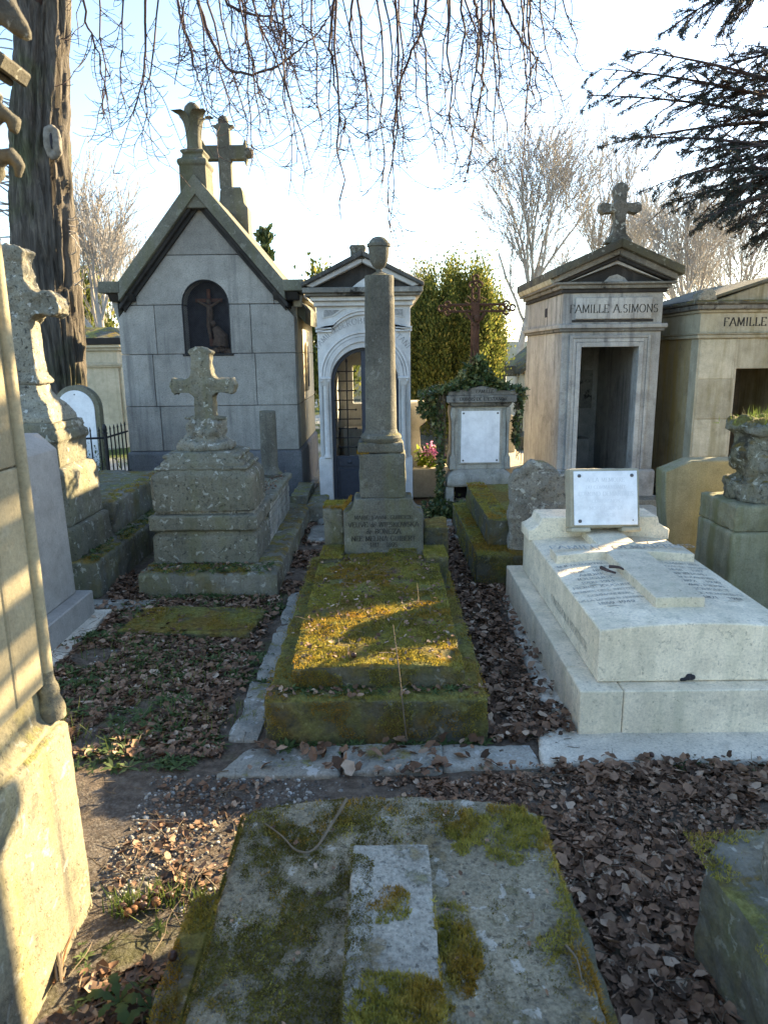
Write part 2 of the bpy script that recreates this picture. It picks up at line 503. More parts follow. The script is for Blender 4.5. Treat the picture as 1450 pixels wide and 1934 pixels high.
M['robin_roof'] = stone('dark_slab_roof', (.09, .088, .08), (.055, .054, .05), streak=.3, crust=.5, lichen=.2, bump=.5, moss=.5)
M['simons'] = stone('streaked_limestone', (.44, .43, .40), (.33, .325, .31), streak=.85, stain=(.11, .11, .115), crust=.25, algae=.12, grain=.18, bump=.3)
M['simons_soot'] = stone('crusted_limestone', (.24, .23, .205), (.14, .135, .12), streak=.7, stain=(.05, .048, .045), crust=1.0, crust_col=(.022, .021, .02), lichen=.2, bump=.5)
M['roof_moss'] = stone('mossy_roof_stone', (.12, .115, .09), (.075, .072, .06), crust=.8, lichen=.3, moss=1.0, moss_thr=.45, bump=.6, side_moss=.15)
M['famille'] = stone('cream_limestone', (.47, .43, .33), (.39, .36, .27), streak=.9, stain=(.15, .125, .06), algae=.55, algae_col=(.20, .17, .07), crust=.15, grain=.14, bump=.25)
M['white'] = stone('white_limestone', (.82, .715, .545), (.73, .635, .48), streak=.45, stain=(.42, .39, .28), pits=.35, grain=.2, bump=.35, algae=.28, algae_col=(.46, .43, .28), lichen=.25, lichen_col=(.36, .34, .26))
M['famille_side'] = stone('ochre_stained_limestone', (.42, .36, .23), (.34, .27, .15), streak=1.0, stain=(.13, .10, .045), algae=.8, algae_col=(.31, .215, .06), crust=.2, grain=.14, bump=.25)
M['ledge'] = stone('white_slab', (.60, .545, .45), (.48, .44, .36), streak=0, pits=.35, grain=.25, bump=.45, crust=.3, crust_col=(.2, .185, .15), lichen=.3, lichen_col=(.3, .29, .25))
M['cream'] = stone('cream_stone', (.50, .45, .34), (.42, .38, .28), streak=.4, stain=(.2, .18, .11), grain=.15, bump=.25)
M['lichen'] = stone('lichen_limestone', (.21, .198, .148), (.14, .133, .102), streak=.45, lichen=.55, pits=.7, algae=.45, algae_col=(.16, .155, .075), grain=.3, bump=.7, moss=.35, moss_thr=.56)
M['lichen2'] = stone('lichen_limestone_pale', (.27, .255, .20), (.18, .17, .135), streak=.4, lichen=.9, lichen_col=(.46, .45, .4), crust=.35, pits=.8, grain=.35, bump=.9, moss=.2)
M['kerb'] = stone('mossy_kerb', (.22, .21, .17), (.14, .135, .11), streak=.4, lichen=.5, algae=.5, crust=.5, moss=.9, moss_thr=.48, bump=.7, side_moss=.35)
M['pillar'] = stone('honey_limestone', (.31, .268, .172), (.255, .222, .145), streak=.35, stain=(.13, .125, .10), crust=.12, crust_col=(.09, .088, .075), grain=.18, bump=.35, lichen=.1)
M['pillar_base'] = stone('honey_limestone_mossy', (.27, .238, .155), (.195, .175, .12), streak=.85, stain=(.075, .073, .065), crust=.75, crust_col=(.085, .082, .07), lichen=.3, pits=.4, algae=.5, algae_col=(.25, .22, .07), grain=.3, bump=.6, moss=.8, moss_thr=.5)
M['carved'] = stone('carved_grey_stone', (.10, .093, .072), (.06, .056, .045), streak=.3, crust=.4, lichen=.4, bump=.6)
M['greystele'] = stone('smooth_grey_stone', (.37, .36, .335), (.33, .32, .295), streak=.08, grain=.15, pits=.2, bump=.15)
M['column'] = stone('dark_lichened_stone', (.155, .148, .122), (.085, .081, .067), streak=.6, stain=(.07, .068, .06), lichen=.3, lichen_col=(.31, .31, .27), algae=.3, algae_col=(.14, .135, .07), grain=.4, bump=.6, moss=.6, moss_thr=.5)
M['inscr'] = stone('inscribed_grey_stone', (.155, .15, .125), (.095, .092, .077), streak=.45, stain=(.075, .073, .065), lichen=.2, lichen_col=(.33, .33, .28), algae=.4, grain=.4, bump=.5, moss=.8)
M['mossy'] = stone('moss_covered_stone', (.12, .115, .085), (.08, .078, .06), streak=.4, lichen=.3, algae=.6, algae_col=(.07, .07, .025), moss=1.0, moss_thr=.36, bump=.9, side_moss=.75)
M['slab'] = stone('lichened_slab', (.29, .258, .182), (.18, .162, .115), streak=0, lichen=.8, lichen_col=(.42, .40, .34), crust=.45, crust_col=(.075, .07, .055), pits=.5, grain=.5, bump=.9, moss=.35, moss_thr=.54)
M['headstone'] = stone('worn_headstone', (.30, .285, .235), (.20, .19, .16), streak=.4, lichen=.7, crust=.75, crust_col=(.06, .055, .045), pits=.6, grain=.35, bump=.9, moss=.6)
M['altar'] = stone('altar_limestone', (.42, .405, .36), (.33, .32, .28), streak=.6, crust=.35, crust_col=(.08, .08, .078), algae=.3, grain=.2, bump=.4, lichen=.2)
M['greenstele'] = stone('algae_green_stone', (.30, .285, .19), (.23, .22, .15), streak=.5, stain=(.12, .115, .06), algae=.75, algae_col=(.17, .165, .07), grain=.25, bump=.35)
M['concrete'] = stone('pale_paver', (.33, .315, .27), (.22, .21, .175), streak=0, crust=.35, lichen=.6, lichen_col=(.5, .5, .47), grain=.3, bump=.5, moss=.85, moss_thr=.55)
M['brick'] = stone('painted_brick', (.34, .33, .29), (.25, .245, .215), streak=.3, crust=.5, lichen=.3, algae=.3, bump=.6)
M['marble'] = stone('white_marble', (.74, .75, .77), (.68, .69, .71), streak=.25, stain=(.5, .5, .52), grain=.05, bump=.08, rough=.5)
M['plaque'] = stone('white_plaque', (.80, .81, .82), (.77, .78, .80), streak=0, grain=.02, bump=.03, rough=.45)
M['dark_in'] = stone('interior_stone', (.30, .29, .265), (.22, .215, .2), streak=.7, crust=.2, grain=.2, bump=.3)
M['iron'] = plain('black_iron', (.018, .018, .02), .55, .4, .3, .3, 60, .2)
M['rust'] = plain('rusty_iron', (.085, .042, .026), .9, .2, .1, .45, 30, .6)
M['door'] = plain('dark_blue_painted_metal', (.028, .034, .048), .5, .4, .1, .2, 20, .1)
M['bolt'] = plain('dull_metal', (.12, .12, .12), .45, .5, .8, .2, 60)
M['letter_dark'] = plain('letter_paint', (.035, .033, .03), .85, .2, 0, .5, 30)
M['letter_grey'] = plain('cut_letter_shadow', (.27, .27, .265), .9, .1, 0, .5, 25)
M['letter_mid'] = plain('worn_letter', (.05, .048, .042), .9, .1, 0, .55, 22)
M['letter_pale'] = plain('worn_letter_on_white', (.36, .34, .29), .9, .1, 0, .5, 18)
M['letter_faint'] = plain('faint_letter', (.69, .70, .71), .7, .2, 0, .06, 20)
M['wood'] = plain('brown_cross', (.10, .045, .03), .8, .2, 0, .4, 30)
M['figure'] = plain('brown_figure', (.085, .055, .038), .8, .2, 0, .4, 30)
M['nicheback'] = plain('dark_niche', (.032, .03, .034), .8, .2, 0, .4, 14)
M['wire'] = plain('wire', (.05, .05, .055), .6, .3, .4, .2, 40)
t = NT('door_glass'); t.b.inputs['Transmission Weight'].default_value = 1.0; t.b.inputs['IOR'].default_value = 1.15
M['glass'] = t.out((.78, .79, .76), .06, .5)
M['moss'] = None
t = NT('living_moss')
c = t.ramp(t.noise(26, 6, .75), [(.28, (.075, .078, .018)), (.40, (.20, .20, .045)), (.55, (.35, .335, .09)), (.72, (.50, .48, .20))])
c = t.mix(t.mr(t.noise(2.3, 5, .6), .45, .6), c, t.mix(1.0, c, (1.0, .68, .55), 'MULTIPLY'))
M['moss'] = t.out(c, .95, .1)
tr = t.n('ShaderNodeBsdfTranslucent'); t.put(tr.inputs[0], t.mix(1.0, c, (1.25, 1.0, .5), 'MULTIPLY'))
mx = t.n('ShaderNodeMixShader'); mx.inputs[0].default_value = .45
t.t.links.new(t.b.outputs[0], mx.inputs[1]); t.t.links.new(tr.outputs[0], mx.inputs[2]); t.t.links.new(mx.outputs[0], t.t.nodes['Material Output'].inputs[0])
t = NT('brown_moss')
c = t.ramp(t.noise(30, 6, .75), [(.28, (.045, .038, .010)), (.42, (.10, .082, .02)), (.58, (.17, .145, .035)), (.75, (.26, .225, .07))])
M['moss_brown'] = t.out(c, .95, .1)
M['leaf'] = island('dry_leaf', [(0, (.045, .027, .016)), (.2, (.10, .056, .032)), (.45, (.17, .096, .056)), (.7, (.24, .142, .086)), (.9, (.30, .195, .125)), (1, (.42, .32, .23))], .75)
M['pebble'] = island('pebble', [(0, (.05, .048, .045)), (.35, (.14, .13, .115)), (.75, (.26, .25, .22)), (1, (.45, .44, .40))], .9)
M['grass'] = island('grass_blade', [(0, (.05, .085, .018)), (.6, (.10, .15, .03)), (1, (.20, .22, .06))], .7, .3)
M['weed'] = island('weed_leaf', [(0, (.045, .075, .022)), (.6, (.075, .115, .035)), (1, (.13, .16, .06))], .7, .25)
M['ivy'] = island('ivy_leaf', [(0, (.03, .055, .018)), (.5, (.07, .105, .032)), (.85, (.14, .165, .05)), (1, (.28, .25, .09))], .45, .2, .4)
M['thuja'] = island('conifer_spray', [(0, (.04, .058, .016)), (.4, (.10, .125, .028)), (.8, (.20, .21, .045)), (1, (.32, .27, .07))], .8, .4)
M['cedar'] = island('cedar_needle', [(0, (.018, .026, .024)), (.6, (.035, .046, .042)), (1, (.06, .066, .045))], .8)
M['twig'] = plain('twig_bark', (.075, .05, .045), .85, .2, 0, .35, 8)
M['paletwig'] = plain('pale_twig_bark', (.36, .325, .285), .85, .2, 0, .3, 4)
M['drytwig'] = plain('dry_twig', (.15, .12, .085), .85, .2, 0, .3, 20)
M['nut'] = plain('horse_chestnut', (.05, .022, .014), .45, .4, 0, .5, 40)
M['husk'] = plain('chestnut_husk', (.17, .085, .04), .8, .2, 0, .5, 40)
t = NT('tree_bark')
bv = t.scaled(t.pos, 22, 22, 2.2)
b1 = t.noise(1.0, 8, .7, vec=bv, dist=.6); b2 = t.noise(60, 5, .7)
c = t.ramp(b1, [(.3, (.035, .03, .026)), (.5, (.10, .088, .075)), (.68, (.19, .165, .135)), (.8, (.25, .225, .19))])
c = t.mix(t.mr(t.noise(1.2, 4, .6), .5, .68), c, t.mix(1.0, c, (.8, .95, .62), 'MULTIPLY'))
t.bump(t.math('ADD', b1, t.math('MULTIPLY', b2, .3)), .8, .04)
M['bark'] = t.out(c, .95, .15)

# ------------------------------------------------------------------ ground
def axis(a0, a1, fine, far):
    core = list(np.arange(a0, a1, fine)); out = core[:]
    s, x = fine, a1
    while x < far: out.append(x); s *= 1.35; x += s
    out.append(far)
    s, x = fine, a0; lo = []
    while x > -far: s *= 1.35; x -= s; lo.append(max(x, -far))
    return np.array(sorted(set(lo)) + out)
gx, gy = axis(-2.6, 2.6, .035, 600), axis(1.0, 8.4, .035, 600)
def ground_z(x, y):
    return .018 * mnoise.fractal(Vector((x * 1.1, y * 1.1, .3)), 1, 2, 3) + .006 * mnoise.fractal(Vector((x * 7, y * 7, .9)), 1, 2, 3) - .012
GV = np.empty((len(gx) * len(gy), 3))
k = 0
for yy in gy:
    for xx in gx:
        GV[k] = (xx, yy, ground_z(xx, yy) if abs(xx) < 5 and -1 < yy < 12 else -.012); k += 1
nx_ = len(gx)
ii, jj = np.meshgrid(np.arange(nx_ - 1), np.arange(len(gy) - 1))
q = (jj * nx_ + ii).ravel()
GF = np.stack([q, q + 1, q + 1 + nx_, q + nx_], 1)
t = NT('cemetery_soil')
px, pyy, _ = t.xyz(t.pos)
n1, n2, n3 = t.noise(2.0, 7, .65), t.noise(22, 8, .7), t.noise(110, 4, .75)
soil = t.ramp(n2, [(.3, (.065, .050, .037)), (.5, (.14, .108, .08)), (.7, (.24, .195, .15))])
grav = t.ramp(t.voro(75), [(.0, (.30, .29, .26)), (.35, (.16, .15, .135)), (.7, (.06, .055, .05))])
gm = t.math('MULTIPLY', t.mr(pyy, 2.85, 2.45), t.mr(px, .35, -.25))
soil = t.mix(t.math('MULTIPLY', gm, t.mr(n1, .35, .55)), soil, t.mix(.55, soil, grav))
grn = t.ramp(n2, [(.3, (.04, .05, .015)), (.6, (.10, .12, .03)), (.8, (.17, .16, .06))])
far = t.mr(pyy, 10.0, 11.5)
path = t.ramp(n2, [(.3, (.32, .30, .25)), (.7, (.45, .43, .37))])
farcol = t.mix(t.mr(t.noise(.35, 4, .5), .45, .55), grn, path)
soil = t.mix(t.math('MULTIPLY', t.mr(n1, .55, .66), .75), soil, t.mix(.6, soil, grn))
c = t.mix(far, soil, farcol)
t.bump(t.math('ADD', n2, t.math('MULTIPLY', n3, .6)), .9, .02)
g = link('ground', np_mesh('ground', GV, GF), t.out(c, .97, .1))
g.data.polygons.foreach_set('use_smooth', [True] * len(g.data.polygons))
tag(g, kind='structure')

# ------------------------------------------------------------------ grey gabled chapel on the left
def left_chapel():
    cx, yf, yb = -2.05, 8.6, 10.75
    T = thing('gabled_chapel', 'tall grey ashlar chapel with steep gable, arched dark niche and fleuron finial', 'chapel', (cx, yf, 0))
    x0, x1 = cx - 1.03, cx + 1.03
    s = 1.2
    core = MB()
    core.xz([(x0 + .012, 0), (x1 - .012, 0), (x1 - .012, 2.3), (cx + .86, 2.36), (cx, 3.38), (cx - .86, 2.36), (x0 + .012, 2.3)], yf + .05 + .2, yb)
    core.build('wall_core', M['granite'], T, bev=0)
    # ashlar of the front, block by block
    zs = [.62, 1.16, 1.77, 2.33, 2.88]
    def blk(poly, y0=yf, y1=yf + .27):
        for a, b, c in ((s, 1, 3.415 + s * cx), (-s, 1, 3.415 - s * cx)):
            poly = clip(poly, a, b, c)
        if len(poly) > 2: MB().xz(poly, y0, y1).build('stone_block', M['granite'], T, bev=.005)
    g_ = .003
    def row(z0, z1, xs):
        for a, b in zip(xs[:-1], xs[1:]):
            blk([(a + g_, z0 + g_), (b - g_, z0 + g_), (b - g_, z1 - g_), (a + g_, z1 - g_)])
    row(zs[0], zs[1], [x0, cx - .62, cx - .02, x1])
    row(zs[1], zs[2], [x0, cx - .66, cx + .55, x1])
    row(zs[2], zs[3], [x0, cx - .60, cx - .272])
    row(zs[2], zs[3], [cx + .272, cx + .52, x1])
    nich = [(cx + .272 * math.cos(a), 2.335 + .272 * math.sin(a)) for a in [math.pi * i / 16 for i in range(17)]]
    blk([(cx + .80, zs[3] + g_), (cx + .80, zs[4] - g_), (cx - .80, zs[4] - g_), (cx - .80, zs[3] + g_)] + nich[::-1])
    row(zs[3], zs[4], [x0, cx - .80 - g_]); row(zs[3], zs[4], [cx + .80 + g_, x1])
    blk([(cx - .6, zs[4] + g_), (cx + .6, zs[4] + g_), (cx + .6, 3.5), (cx - .6, 3.5)])
    MB().stack(cx, (yf + yb) / 2, [(1.06, (yb - yf) / 2 + .03, .0), (1.06, (yb - yf) / 2 + .03, .585), (1.035, (yb - yf) / 2 + .004, .617)]).build('plinth', M['plinth'], T, bev=.006)
    MB().box(x0 - .13, x1 + .12, yf - .14, yb + .1, -.02, .045).build('paving_step', M['concrete'], T)
    # side wall courses on the sunny side
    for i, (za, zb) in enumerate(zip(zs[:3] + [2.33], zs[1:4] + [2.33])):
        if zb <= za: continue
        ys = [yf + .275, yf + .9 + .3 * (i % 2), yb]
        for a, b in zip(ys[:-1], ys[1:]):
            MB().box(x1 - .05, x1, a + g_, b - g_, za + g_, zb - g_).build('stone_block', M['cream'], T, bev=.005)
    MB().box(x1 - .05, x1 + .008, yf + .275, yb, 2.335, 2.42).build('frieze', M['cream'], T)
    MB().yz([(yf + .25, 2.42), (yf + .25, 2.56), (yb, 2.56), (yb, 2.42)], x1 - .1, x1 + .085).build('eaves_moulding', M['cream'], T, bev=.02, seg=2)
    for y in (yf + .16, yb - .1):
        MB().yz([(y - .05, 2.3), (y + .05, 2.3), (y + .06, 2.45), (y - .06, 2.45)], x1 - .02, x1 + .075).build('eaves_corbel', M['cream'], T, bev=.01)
    # little blind window on the side
    yc = yf + 1.1
    pl = [(yc - .13, 1.28), (yc + .13, 1.28)] + arc(yc, 1.75, .13, .16, 0, 180, 10)
    MB().yz(pl, x1 - .01, x1 + .03).build('window_frame', M['cream'], T, bev=.006)
    pl = [(yc - .085, 1.33), (yc + .085, 1.33)] + arc(yc, 1.75, .085, .11, 0, 180, 10)
    MB().yz(pl, x1 + .031, x1 + .036).build('window_pane', M['nicheback'], T, bev=0)
    # niche
    pl = [(cx - .3, 1.75), (cx + .3, 1.75), (cx + .3, 2.68), (cx - .3, 2.68)]
    N = MB().xz(pl, yf + .24, yf + .247).build('niche_back', M['nicheback'], T, bev=0)
    MB().box(cx - .3, cx + .3, yf - .012, yf + .02, 1.745, 1.772).build('niche_sill', M['soot'], T)
    ring = [(cx - .272, 1.772)] + [(x, z) for x, z in nich[::-1]] + [(cx + .272, 1.772)]
    fr = MB().tube([(x, yf + .012, z) for x, z in ring], .012, 6).build('niche_frame', M['iron'], T, bev=0)
    wm = MB()
    for k in range(-60, 61):
        for sg in (-1, 1):
            pts = []
            for zz in np.linspace(1.775, 2.6, 60):
                xx = cx + k * .026 * 1 + sg * (zz - 2.2)
                if abs(xx - cx) < .262 and (zz < 2.335 or (xx - cx) ** 2 + (zz - 2.335) ** 2 < .262 ** 2): pts.append((xx, yf + .012, zz))
            if len(pts) > 2: wm.tube([pts[0], pts[-1]], .0011, 3)
    wm.build('wire_screen', M['wire'], T, bev=0, smooth=0)
    cr = MB().box(cx - .02, cx + .02, yf + .186, yf + .224, 1.86, 2.52).box(cx - .16, cx + .16, yf + .188, yf + .222, 2.37, 2.41)
    cr.build('niche_cross', M['wood'], T)
    fg = MB().tube([(cx + .0, yf + .165, 1.95), (cx - .01, yf + .16, 2.1), (cx + .015, yf + .15, 2.22), (cx + .01, yf + .155, 2.32)], [.018, .03, .04, .035], 8)
    fg.tube([(cx + .01, yf + .155, 2.31), (cx - .13, yf + .17, 2.385)], [.02, .012], 6).tube([(cx + .01, yf + .155, 2.31), (cx + .14, yf + .17, 2.385)], [.02, .012], 6)
    fg.ball((cx + .005, yf + .15, 2.375), .028, .028, .034)
    fg.build('carved_figure', M['figure'], T, bev=0)
    kn = MB().tube([(cx + .12, yf + .14, 1.86), (cx + .13, yf + .14, 1.97), (cx + .07, yf + .13, 2.08)], [.1, .085, .04], 10).ball((cx + .05, yf + .12, 2.12), .032, .032, .038)
    kn.build('kneeling_figure', M['figure'], T, bev=0)
    ro = MB()
    for i in range(9): ro.ball((cx - .2 + i * .055, yf + .14 + .03 * math.sin(i * 2.1), 1.80 + .02 * math.sin(i * 1.3)), .05, .05, .045, 8, 5)
    ro.build('carved_rocks', M['figure'], T, bev=0)
    # coping, mouldings, roof
    def band(h0, h1, y0, y1, name, mat, w1, endz, bev=.012):
        MB().xz([(cx, h0), (cx + w1, h0 - s * w1), (cx + w1, h0 - s * w1 - (h0 - h1) * .98), (cx, h1), (cx - w1, h0 - s * w1 - (h0 - h1) * .98), (cx - w1, h0 - s * w1)], y0, y1).build(name, mat, T, bev=bev, seg=2)
    band(3.71, 3.50, yf - .16, yf + .34, 'gable_coping', M['coping'], .95, 0)
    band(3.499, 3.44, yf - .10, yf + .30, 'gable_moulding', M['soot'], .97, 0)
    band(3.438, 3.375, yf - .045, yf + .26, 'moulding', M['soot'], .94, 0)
    band(3.66, 3.46, yf + .341, yb + .1, 'roof_slab', M['coping'], 1.13, 0)
    for sg in (-1, 1):
        a, b = sorted((cx + sg * .93, cx + sg * 1.17))
        MB().box(a, b, yf - .17, yf + .36, 2.46, 2.585).build('kneeler_stone', M['coping'], T, bev=.012, seg=2)
        a, b = sorted((cx + sg * .80, cx + sg * 1.09))
        MB().yz([(yf - .12, 2.459), (yf + .3, 2.459), (yf + .3, 2.37), (yf - .05, 2.37)], a, b).build('kneeler_moulding', M['soot'], T, bev=.015, seg=2)
    for sg, ww in ((-1, .06),):
        MB().xz([(x0 - .06, 2.37), (x0 + .01, 2.37), (x0 + .01, 2.1), (x0 - .02, 2.2)], yf + .005, yf + .25).build('corner_corbel', M['granite'], T)
    # front finial
    F = MB().stack(cx - .02, yf + .06, [(.15, .19, 3.36), (.145, .18, 3.80), (.155, .19, 3.81), (.165, .2, 3.84), (.155, .19, 3.87), (.12, .15, 3.89), (.11, .13, 3.93), (.13, .15, 3.95), (.13, .15, 3.97), (.105, .12, 3.985)])
    F.build('finial_pedestal', M['coping'], T, bev=.006)
    fx, fy = cx - .02, yf + .06
    MB().lathe(fx, fy, [(.095, 3.97), (.08, 4.05), (.075, 4.16), (.07, 4.27), (.085, 4.33), (.095, 4.39), (.08, 4.44), (.045, 4.475), (.01, 4.485)], 18).build('finial_bud', M['coping'], T, bev=0)
    for k in range(4):
        a = R(90 * k + 40)
        dx, dy = math.cos(a), math.sin(a)
        tx, ty = -dy, dx
        rings = []
        for i in range(9):
            u = i / 8
            rad = .06 + .05 * u + .15 * u ** 3.4
            z = 4.0 + .37 * math.sin(u * 1.75)
            wd = (.05 + .035 * math.sin(u * math.pi * .7)) if u < .95 else .025
            th = .028 - .016 * u
            c0 = Vector((fx + dx * rad, fy + dy * rad, z))
            rings.append([c0 + Vector((tx, ty, 0)) * wd + Vector((dx, dy, 0)) * -.02, c0 + Vector((dx, dy, 0)) * th, c0 - Vector((tx, ty, 0)) * wd + Vector((dx, dy, 0)) * -.02, c0 - Vector((dx, dy, 0)) * th])
        MB().loft(rings).build('finial_petal', M['coping'], T, bev=.004)
    # rear cross on the ridge
    yc = yb - .25
    c0 = PY(425, 290, yc); ccx, cz = c0.x, c0.z
    MB().stack(ccx + .08, yc, [(.22, .16, 3.1), (.22, .16, cz - .72), (.17, .14, cz - .66), (.15, .13, cz - .5), (.13, .12, cz - .45)]).build('cross_pedestal', M['coping'], T)
    cr = MB().box(ccx - .085, ccx + .085, yc - .074, yc + .074, cz - .46, cz + .36).box(ccx - .3, ccx + .3, yc - .07, yc + .07, cz - .09, cz + .09)
    for px_, pz_ in ((-.32, 0), (.32, 0), (0, .4)): cr.ball((ccx + px_, yc, cz + pz_), .075, .075, .075)
    for sg in (-1, 1):
        cr.xz([(ccx + sg * .24, cz + .06), (ccx + sg * .29, cz + .17), (ccx + sg * .31, cz + .06)], yc - .06, yc + .06)
        cr.xz([(ccx + sg * .24, cz - .06), (ccx + sg * .29, cz - .17), (ccx + sg * .31, cz - .06)], yc - .06, yc + .06)
        cr.xz([(ccx + sg * .06, cz + .28), (ccx + sg * .15, cz + .34), (ccx + sg * .06, cz + .35)], yc - .06, yc + .06)
    cr.build('ridge_cross', M['coping'], T, bev=.008)
left_chapel()

# ------------------------------------------------------------------ pale chapel behind the column
def robin_chapel():
    cx, yf, yb = -.195, 7.93, 9.6
    T = thing('arched_chapel', 'pale stone chapel with round arched glazed door standing behind the urn column', 'chapel', (cx, yf, 0))
    hw, ro, zs = .505, .375, 1.44
    door = [(cx + ro, .08)] + arc(cx, zs, ro, ro, 0, 180, 24) + [(cx - ro, .08)]
    MB().xz([(cx - hw, .08), (cx - hw, 2.27), (cx + hw, 2.27), (cx + hw, .08)] + door, yf, yf + .16).build('facade', M['robin'], T, bev=.004)
    for sg in (-1, 1):
        a, b = sorted((cx + sg * hw, cx + sg * (hw - .12)))
        MB().box(a, b, yf + .161, yb, .08, 2.27).build('wall', M['robin'], T)
        a, b = sorted((cx + sg * (hw + .02), cx + sg * (ro + .006)))
        MB().stack((a + b) / 2, yf + .06, [((b - a) / 2, .085, .0), ((b - a) / 2, .085, .60), ((b - a) / 2 - .012, .07, .615)]).build('plinth_block', M['robin'], T, bev=.005)
        # slender shaft with capital beside the door
        x = cx + sg * (ro + .052)
        MB().lathe(x, yf - .006, [(.045, .615), (.045, .635), (.036, .65), (.03, .665), (.029, 1.40), (.034, 1.41)], 14).build('shaft', M['robin'], T, bev=0)
        CP = MB().stack(x, yf - .006, [(.03, .03, 1.41), (.04, .04, 1.44), (.055, .05, 1.475), (.06, .055, 1.48), (.062, .056, 1.5), (.05, .05, 1.505)]).build('capital', M['robin'], T, bev=.003)
        for k in (-1, 1): MB().ball((x + k * .04, yf - .05, 1.462), .017, .012, .017, 8, 6).build('capital_volute', M['robin'], CP, bev=0)
        rec = cx + sg * (ro + .052)
        MB().box(rec - .047, rec - .042, yf - .02, yf + .004, .63, 1.41).box(rec + .042, rec + .047, yf - .02, yf + .004, .63, 1.41).build('shaft_fillet', M['robin'], T, bev=.001)
    win = [(cx - .2, .9), (cx - .2, 1.6), (cx + .2, 1.6), (cx + .2, .9)]
    for x0, x1, z0, z1 in ((cx - hw, cx - .2, .08, 2.27), (cx + .2, cx + hw, .08, 2.27), (cx - .2, cx + .2, .08, 1.1), (cx - .2, cx + .2, 1.6, 2.27)):
        MB().box(x0, x1, yb + .001, yb + .1, z0, z1).build('wall', M['robin'], T, bev=0)
    MB().box(cx - .32, cx + .32, yb - .35, yb - .01, .08, .8).build('altar', M['robin'], T)
    MB().box(cx - hw - .02, cx + hw + .02, yf - .2, yb + .1, -.02, .079).build('floor_slab', M['concrete'], T)
    for r0, r1, d in ((.376, .428, .022), (.432, .458, .014), (.466, .492, .02)):
        MB().xz(arc(cx, zs + .06, r1, r1, 0, 180, 28) + arc(cx, zs + .06, r0, r0, 180, 0, 28), yf - d, yf - .001).build('arch_moulding', M['robin'], T, bev=.003)
    # string course that lifts over the arch
    top = [(cx - hw - .015, 2.0), (cx - .34, 2.0)] + arc(cx, 1.66, .47, .52, 138, 42, 18) + [(cx + .34, 2.0), (cx + hw + .015, 2.0)]
    MB().xz([(x, z - .02) for x, z in top] + [(x, z + .012) for x, z in top[::-1]], yf - .028, yf - .002).build('string_course', M['robin'], T, bev=.004)
    MB().xz([(x, z + .013) for x, z in top] + [(x, z + .035) for x, z in top[::-1]], yf - .045, yf - .002).build('string_course', M['robin'], T, bev=.004)
    for sg in (-1, 1):
        tri = [(cx + sg * .44, 2.225), (cx + sg * .2, 2.225), (cx + sg * .32, 2.145), (cx + sg * .44, 2.125)]
        MB().xz(tri, yf - .012, yf - .001).build('frieze_panel', M['robin'], T, bev=.004)
        tri = [(cx + sg * .425, 2.213), (cx + sg * .25, 2.213), (cx + sg * .34, 2.155), (cx + sg * .425, 2.14)]
        MB().xz(tri, yf - .016, yf - .0125).build('frieze_inlay', M['letter_grey'], T, bev=0)
    # cornice and pediment
    yp = yf - .2
    for (a, z0, z1, d, m) in ((.53, 2.25, 2.30, .05, 'robin'), (.56, 2.301, 2.345, .1, 'robin'), (.61, 2.346, 2.375, .16, 'simons_soot'), (.63, 2.376, 2.43, .2, 'simons_soot')):
        MB().box(cx - a, cx + a, yf - d, yb + .1, z0, z1).build('cornice', M[m], T, bev=.006)
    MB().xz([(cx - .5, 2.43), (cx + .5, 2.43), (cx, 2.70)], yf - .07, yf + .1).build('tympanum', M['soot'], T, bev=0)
    for sg in (-1, 1):
        MB().xz([(cx, 2.79), (cx + sg * .64, 2.475), (cx + sg * .64, 2.431), (cx, 2.735)], yp - .03, yb + .12).build('roof_slab', M['robin_roof'], T, bev=.008)
        MB().xz([(cx, 2.733), (cx + sg * .60, 2.449), (cx + sg * .52, 2.432), (cx, 2.675)], yp + .02, yf + .05).build('raking_moulding', M['robin'], T, bev=.008)
    MB().xz([(cx - .12, 2.431), (cx + .16, 2.431), (cx + .1, 2.5), (cx + .02, 2.53), (cx - .06, 2.48)], yf - .072, yf - .07).build('pale_patch', M['robin'], T, bev=0)
    MB().stack(cx - .045, yf - .1, [(.075, .08, 2.70), (.075, .08, 2.80), (.085, .09, 2.81), (.085, .09, 2.83), (.07, .075, 2.85)]).build('apex_block', M['roof_moss'], T, bev=.008)
    MB().tube([(cx - .045, yf - .1, 2.84), (cx - .045, yf - .1, 2.93)], .005, 6).build('apex_spike', M['iron'], T, bev=0)
    # door: frame, glass, grille, lower panel
    yd = yf + .075
    D = MB()
    D.xz([(cx - ro + .002, .085), (cx - ro + .002, zs)] + arc(cx, zs, ro - .002, ro - .002, 180, 0, 24)[1:] + [(cx + ro - .002, .085), (cx + ro - .04, .085)] + arc(cx, zs, ro - .04, ro - .04, 0, 180, 24) + [(cx - ro + .04, .085)], yd, yd + .04)
    DF = D.build('door_frame', M['door'], T, bev=.003)
    MB().box(cx - .04, cx + .04, yd - .006, yd + .05, .085, zs + ro - .03).build('door_stile', M['door'], T)
    for sg in (-1, 1):
        a, b = sorted((cx + sg * .041, cx + sg * (ro - .041)))
        MB().box(a, b, yd + .012, yd + .03, .085, .62).build('door_panel', M['door'], T)
        MB().box(a + .03, b - .03, yd + .002, yd + .0119, .14, .46).build('raised_panel', M['door'], T, bev=.006)
        MB().box(a + .02, b - .02, yd + .003, yd + .0118, .5, .60).build('panel', M['door'], T, bev=.006)
        MB().ball(((a + b) / 2, yd + .004, .55), .028, .014, .028).build('rosette', M['door'], T, bev=0)
        gl = [(a, .625), (b, .625), (b, zs + (.345 if sg < 0 else 0.0) * .0)]
